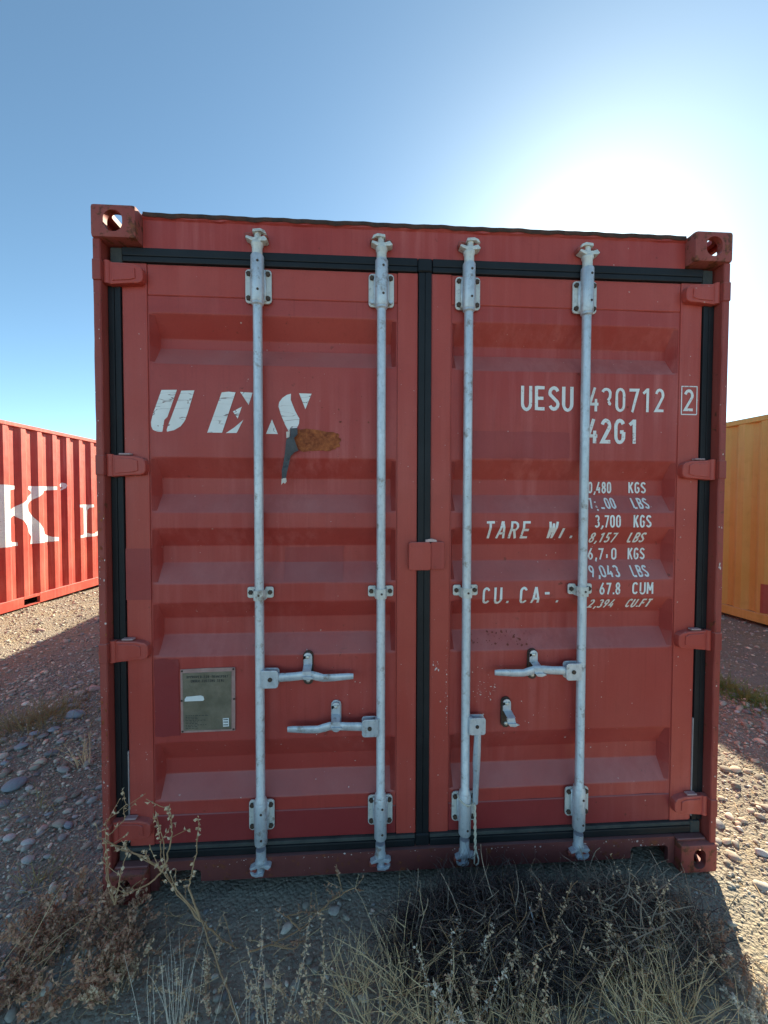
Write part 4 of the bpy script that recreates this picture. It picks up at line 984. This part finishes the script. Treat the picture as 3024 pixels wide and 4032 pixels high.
# reddish bush at the lower left
bx, by = PZ(250, 3800).x, PZ(250, 3800).y
paths = []
for k in range(90):
    a = random.uniform(0, 6.283); q = random.random() ** .6 * .22; px, py = bx + q * math.cos(a) * .9, by + q * math.sin(a) * .55
    paths.append(curve((px, py, gz(px, py) - .005), (math.cos(a) * .7 + random.gauss(0, .3), math.sin(a) * .5 + random.gauss(0, .2), .9), random.uniform(.06, .21), (math.cos(a) * .4, math.sin(a) * .3, -.4), 5))
weed('dry_bush', 'dense reddish brown dry bush at the lower left', paths, HUSK2, BROWN, 40, .016, .0016, (bx, by, 0), 3, .1)
# dead dark tumbleweed lying before the right door
def tumble(name, label, cx, cy, rx, ry, hh, n, mat, seed):
    random.seed(seed); bm = NB()
    for k in range(n):
        a = random.uniform(0, 6.283); q = math.sqrt(random.random())
        px, py = cx + rx * q * math.cos(a), cy + ry * q * math.sin(a); env = hh * math.sqrt(max(.05, 1 - q * q))
        z = gz(px, py) + random.random() ** 1.2 * env
        c_ = curve((px, py, z), (random.gauss(0, 1), random.gauss(0, .7), random.gauss(.25, .5)), random.uniform(.04, .17), (random.gauss(0, .9), random.gauss(0, .9), random.gauss(-.3, .7)), 6, .16)
        c_ = [Vector((p.x, min(p.y, -.006) if abs(p.x) < 1.2 else p.y, max(p.z, gz(p.x, p.y)))) for p in c_]
        r = (.0006 + .0016 * random.random() ** 2) * (1.35 if mat is not TWIG else 1.0); tube(bm, c_, [r * (1 - .5 * i / 6) for i in range(7)], 3, False)
    return bm
def brush(name, label, parts):
    e = empty(name, (parts[0][0], parts[0][1], 0), 0, label, 'dead bush')
    for (cx, cy, rx, ry, hh, n, mat, seed) in parts:
        bm = tumble(None, None, cx, cy, rx, ry, hh, n, mat, seed); bm.transform(Matrix.Translation((-parts[0][0], -parts[0][1], 0))); o = build('twigs', bm, mat, e); o['kind'] = 'stuff'
tx = PZ(1960, 3640).x; ux = PZ(2500, 3640).x
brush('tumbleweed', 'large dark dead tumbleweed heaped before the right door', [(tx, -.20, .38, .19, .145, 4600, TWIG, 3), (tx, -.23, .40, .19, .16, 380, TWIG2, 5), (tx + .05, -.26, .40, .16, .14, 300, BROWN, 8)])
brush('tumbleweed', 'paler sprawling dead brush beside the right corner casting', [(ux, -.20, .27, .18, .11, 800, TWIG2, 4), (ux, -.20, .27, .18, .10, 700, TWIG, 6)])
random.seed(21)
# grass clumps along the foreground
def gp(u, v): q = PZ(u, v); return q.x, q.y
blades('grass_tuft', 'bleached thin stalks standing at the bottom left of centre', 'grass', *gp(690, 4090), 26, .05, .14, .30, .0012, PALE, (0, .05), .3, None, None, .35)
blades('grass_tuft', 'slender bleached reeds with pale seed heads below the left door', 'grass', *gp(1060, 4080), 18, .07, .12, .30, .0012, PALE, (.05, .05), .3, (SEED, .5, 5), None, .4)
blades('straw_clump', 'yellow straw starburst with side twigs below the clasp', 'grass', *gp(1385, 3900), 30, .025, .07, .17, .0015, STRAW, (0, 0), .5, None, None, 1.2, 2)
blades('straw_clump', 'tall golden straw tangle between the two doors', 'grass', *gp(1590, 3900), 44, .045, .10, .26, .0019, STRAW, (0, .05), .9, None, None, .9, 1)
blades('straw_clump', 'golden straw tuft at the bottom centre edge', 'grass', *gp(1900, 4060), 60, .06, .06, .15, .0019, STRAW, (0, 0), .8, None, None, .9)
blades('spiky_weed', 'tan spiky seed stalks before the dark tumbleweed', 'weed', *gp(1880, 3960), 12, .07, .08, .18, .0014, STRAW, (0, .05), .5, (SEED, .9, 6), None, .6)
blades('straw_clump', 'golden straw tuft under the right handle at the bottom edge', 'grass', *gp(2230, 4070), 40, .05, .05, .13, .0019, STRAW, (0, 0), .9, None, None, .9)
blades('straw_clump', 'broad golden straw tuft near the lower right corner', 'grass', *gp(2680, 4000), 90, .075, .07, .19, .0019, STRAW, (0, .05), .9, None, None, .9, 1)
blades('straw_clump', 'short olive straw between the tumbleweed and the lower right tuft', 'grass', *gp(2440, 3960), 46, .07, .05, .13, .0012, OLIVE, (0, 0), .9, None, None, .9)
blades('spiky_weed', 'whitish fluffy weed in the lower right corner', 'weed', *gp(2990, 4010), 26, .05, .04, .11, .0013, PALE, (0, 0), .7, (PALE, 1, 8), None, .9)
blades('dry_weed', 'brown stalks with husks under the right fork pocket', 'weed', *gp(2560, 3700), 16, .06, .10, .24, .0014, BROWN, (-.1, .1), .4, (SEED, .8, 4), None, .6)
blades('dry_weed', 'brown husked stalks before the third locking bar', 'weed', *gp(2080, 3760), 10, .05, .12, .26, .0014, BROWN, (.1, .1), .3, (SEED, .9, 5), None, .5)
blades('dry_weed', 'low dry stems lying under the left fork pocket', 'weed', *gp(640, 3760), 22, .07, .05, .13, .0013, BROWN, (0, 0), .9, (HUSK2, .6, 3), None, 1.0)
blades('grass_tuft', 'brown grass patch among stones far left', 'grass', *gp(90, 2860), 260, .20, .06, .16, .0024, simple('brown_grass', (.26, .17, .09), (.40, .28, .15), 12, .85), (0, 0), .8, None, None, .9)
blades('grass_tuft', 'brown grass patch beside a bluish stone near the container', 'grass', *gp(200, 2830), 240, .20, .05, .14, .0024, simple('ochre_grass', (.32, .21, .09), (.46, .33, .15), 12, .85), (0, 0), .8, None, None, .9)
blades('grass_tuft', 'small olive tuft on the shaded gravel at left', 'grass', *gp(160, 3170), 40, .06, .04, .10, .0013, OLIVE, (.2, .1), .9, None, None, .9)
blades('grass_tuft', 'straw tuft by the post left of the container', 'grass', *gp(330, 3010), 16, .03, .08, .20, .0019, STRAW, (-.5, .2), .4, None, None, .7, 1)
blades('grass_tuft', 'dry tuft on the gravel left of the bottom corner', 'grass', *gp(150, 3470), 46, .06, .04, .11, .0013, OLIVE, (0, .1), .9, None, None, .9)
blades('grass_tuft', 'bent straw stalks at the far lower left edge', 'grass', *gp(20, 3880), 10, .05, .12, .26, .0019, STRAW, (.5, .2), .3, None, None, .6)
for k, (u, v, lab) in enumerate([(2850, 2705, 'green weed clump touching the container corner at right'), (2930, 2745, 'green weed clump in the middle of the right-hand weed row'), (3010, 2775, 'green weed clump at the right photo edge')]):
    blades('green_weed', lab, 'weed', *gp(u, v), 170, .11, .04, .11, .0035, GREEN, (0, 0), .9, None, 'green weeds in a row right of the container', .9)
for u, v, n, h0, h1, m_, lab in [(470, 3900, 16, .06, .17, SEED, 'pale podded stems between the reddish bush and the bleached stalks'), (820, 3900, 12, .05, .16, SEED, 'short podded weed right of the bleached stalks'),
        (1230, 3990, 14, .08, .24, SEED, 'upright podded stems left of the yellow starburst'), (1760, 4010, 16, .08, .22, PALE, 'bleached feathery stalks before the golden straw tangle'), (2100, 3990, 12, .08, .20, SEED, 'podded brown stems at the foot of the straps'),
        (2820, 3780, 18, .05, .13, HUSK2, 'reddish low weed along the edge of the container shadow'), (2380, 3830, 14, .08, .2, SEED, 'husked stems in the paler brush at right')]:
    blades('dry_weed', lab, 'weed', *gp(u, v), n, .06, h0, h1, .0014, BROWN, (0, .08), .5, (m_, .95, 6), None, .7)
for u, v, n, lab in [(1480, 4060, 40, 'straw tuft on the bottom edge left of the golden tangle'), (1690, 4050, 44, 'straw tuft on the bottom edge below the centre seam'), (2060, 4070, 40, 'straw tuft on the bottom edge below the third bar'), (2520, 4060, 46, 'straw tuft on the bottom edge below the fourth bar')]:
    blades('straw_clump', lab, 'grass', *gp(u, v), n, .05, .07, .17, .0019, STRAW, (0, .05), .9, None, None, .9, 1)
# broken straw and twig litter lying about
bm = NB(); lit = [(random.uniform(-1.3, 1.4), random.uniform(-.75, -.02)) for k in range(520)] + [(random.uniform(-3.2, -1.25), random.uniform(-.9, 2.4)) for k in range(520)] + [(random.uniform(1.25, 2.6), random.uniform(-.9, 2.0)) for k in range(420)]
for x_, y_ in lit:
    a = random.uniform(0, 6.283); c_ = curve((x_, y_, gz(x_, y_) + random.uniform(.003, .010)), (math.cos(a), math.sin(a), random.gauss(0, .08)), .02 + .07 * random.random() ** 2, (random.gauss(0, .5), random.gauss(0, .5), 0), 4, .08)
    r_ = random.uniform(.0007, .0016); tube(bm, c_, [r_, r_, r_, r_ * .8, r_ * .5], 3, False)
setp(build('straw_litter', bm, STRAW), 'broken dry straw scattered over the ground', 'litter', None, 'stuff')
# plastic straps tangled in the brush
def ribbon(name, label, P_, wdt, mat):
    bm = NB(); prev = None; P_ = lerp_path(P_, 4)
    for i, p in enumerate(P_):
        a = Vector((math.cos(i * .35) * wdt, -.3 * wdt, math.sin(i * .35) * wdt)); r = [bm.verts.new(p + a), bm.verts.new(p - a)]
        if prev: bm.faces.new((prev[0], prev[1], r[1], r[0]))
        prev = r
    bmesh.ops.solidify(bm, geom=bm.faces[:], thickness=.0006)
    return setp(build(name, bm, mat), label, 'strap')
ribbon('plastic_strap', 'white plastic strap standing bent in the dark brush', pth((2085, 3570, -.22), (2105, 3640, -.24), (2140, 3680, -.27), (2160, 3760, -.30), (2180, 3840, -.31), (2212, 3920, -.33)), .0022, STRAP)
ribbon('plastic_strap', 'white plastic strap lying as a short loop in the brush', pth((2090, 3728, -.30), (2150, 3762, -.31), (2200, 3790, -.31), (2222, 3812, -.31), (2245, 3785, -.30), (2250, 3790, -.3)), .0026, STRAP)
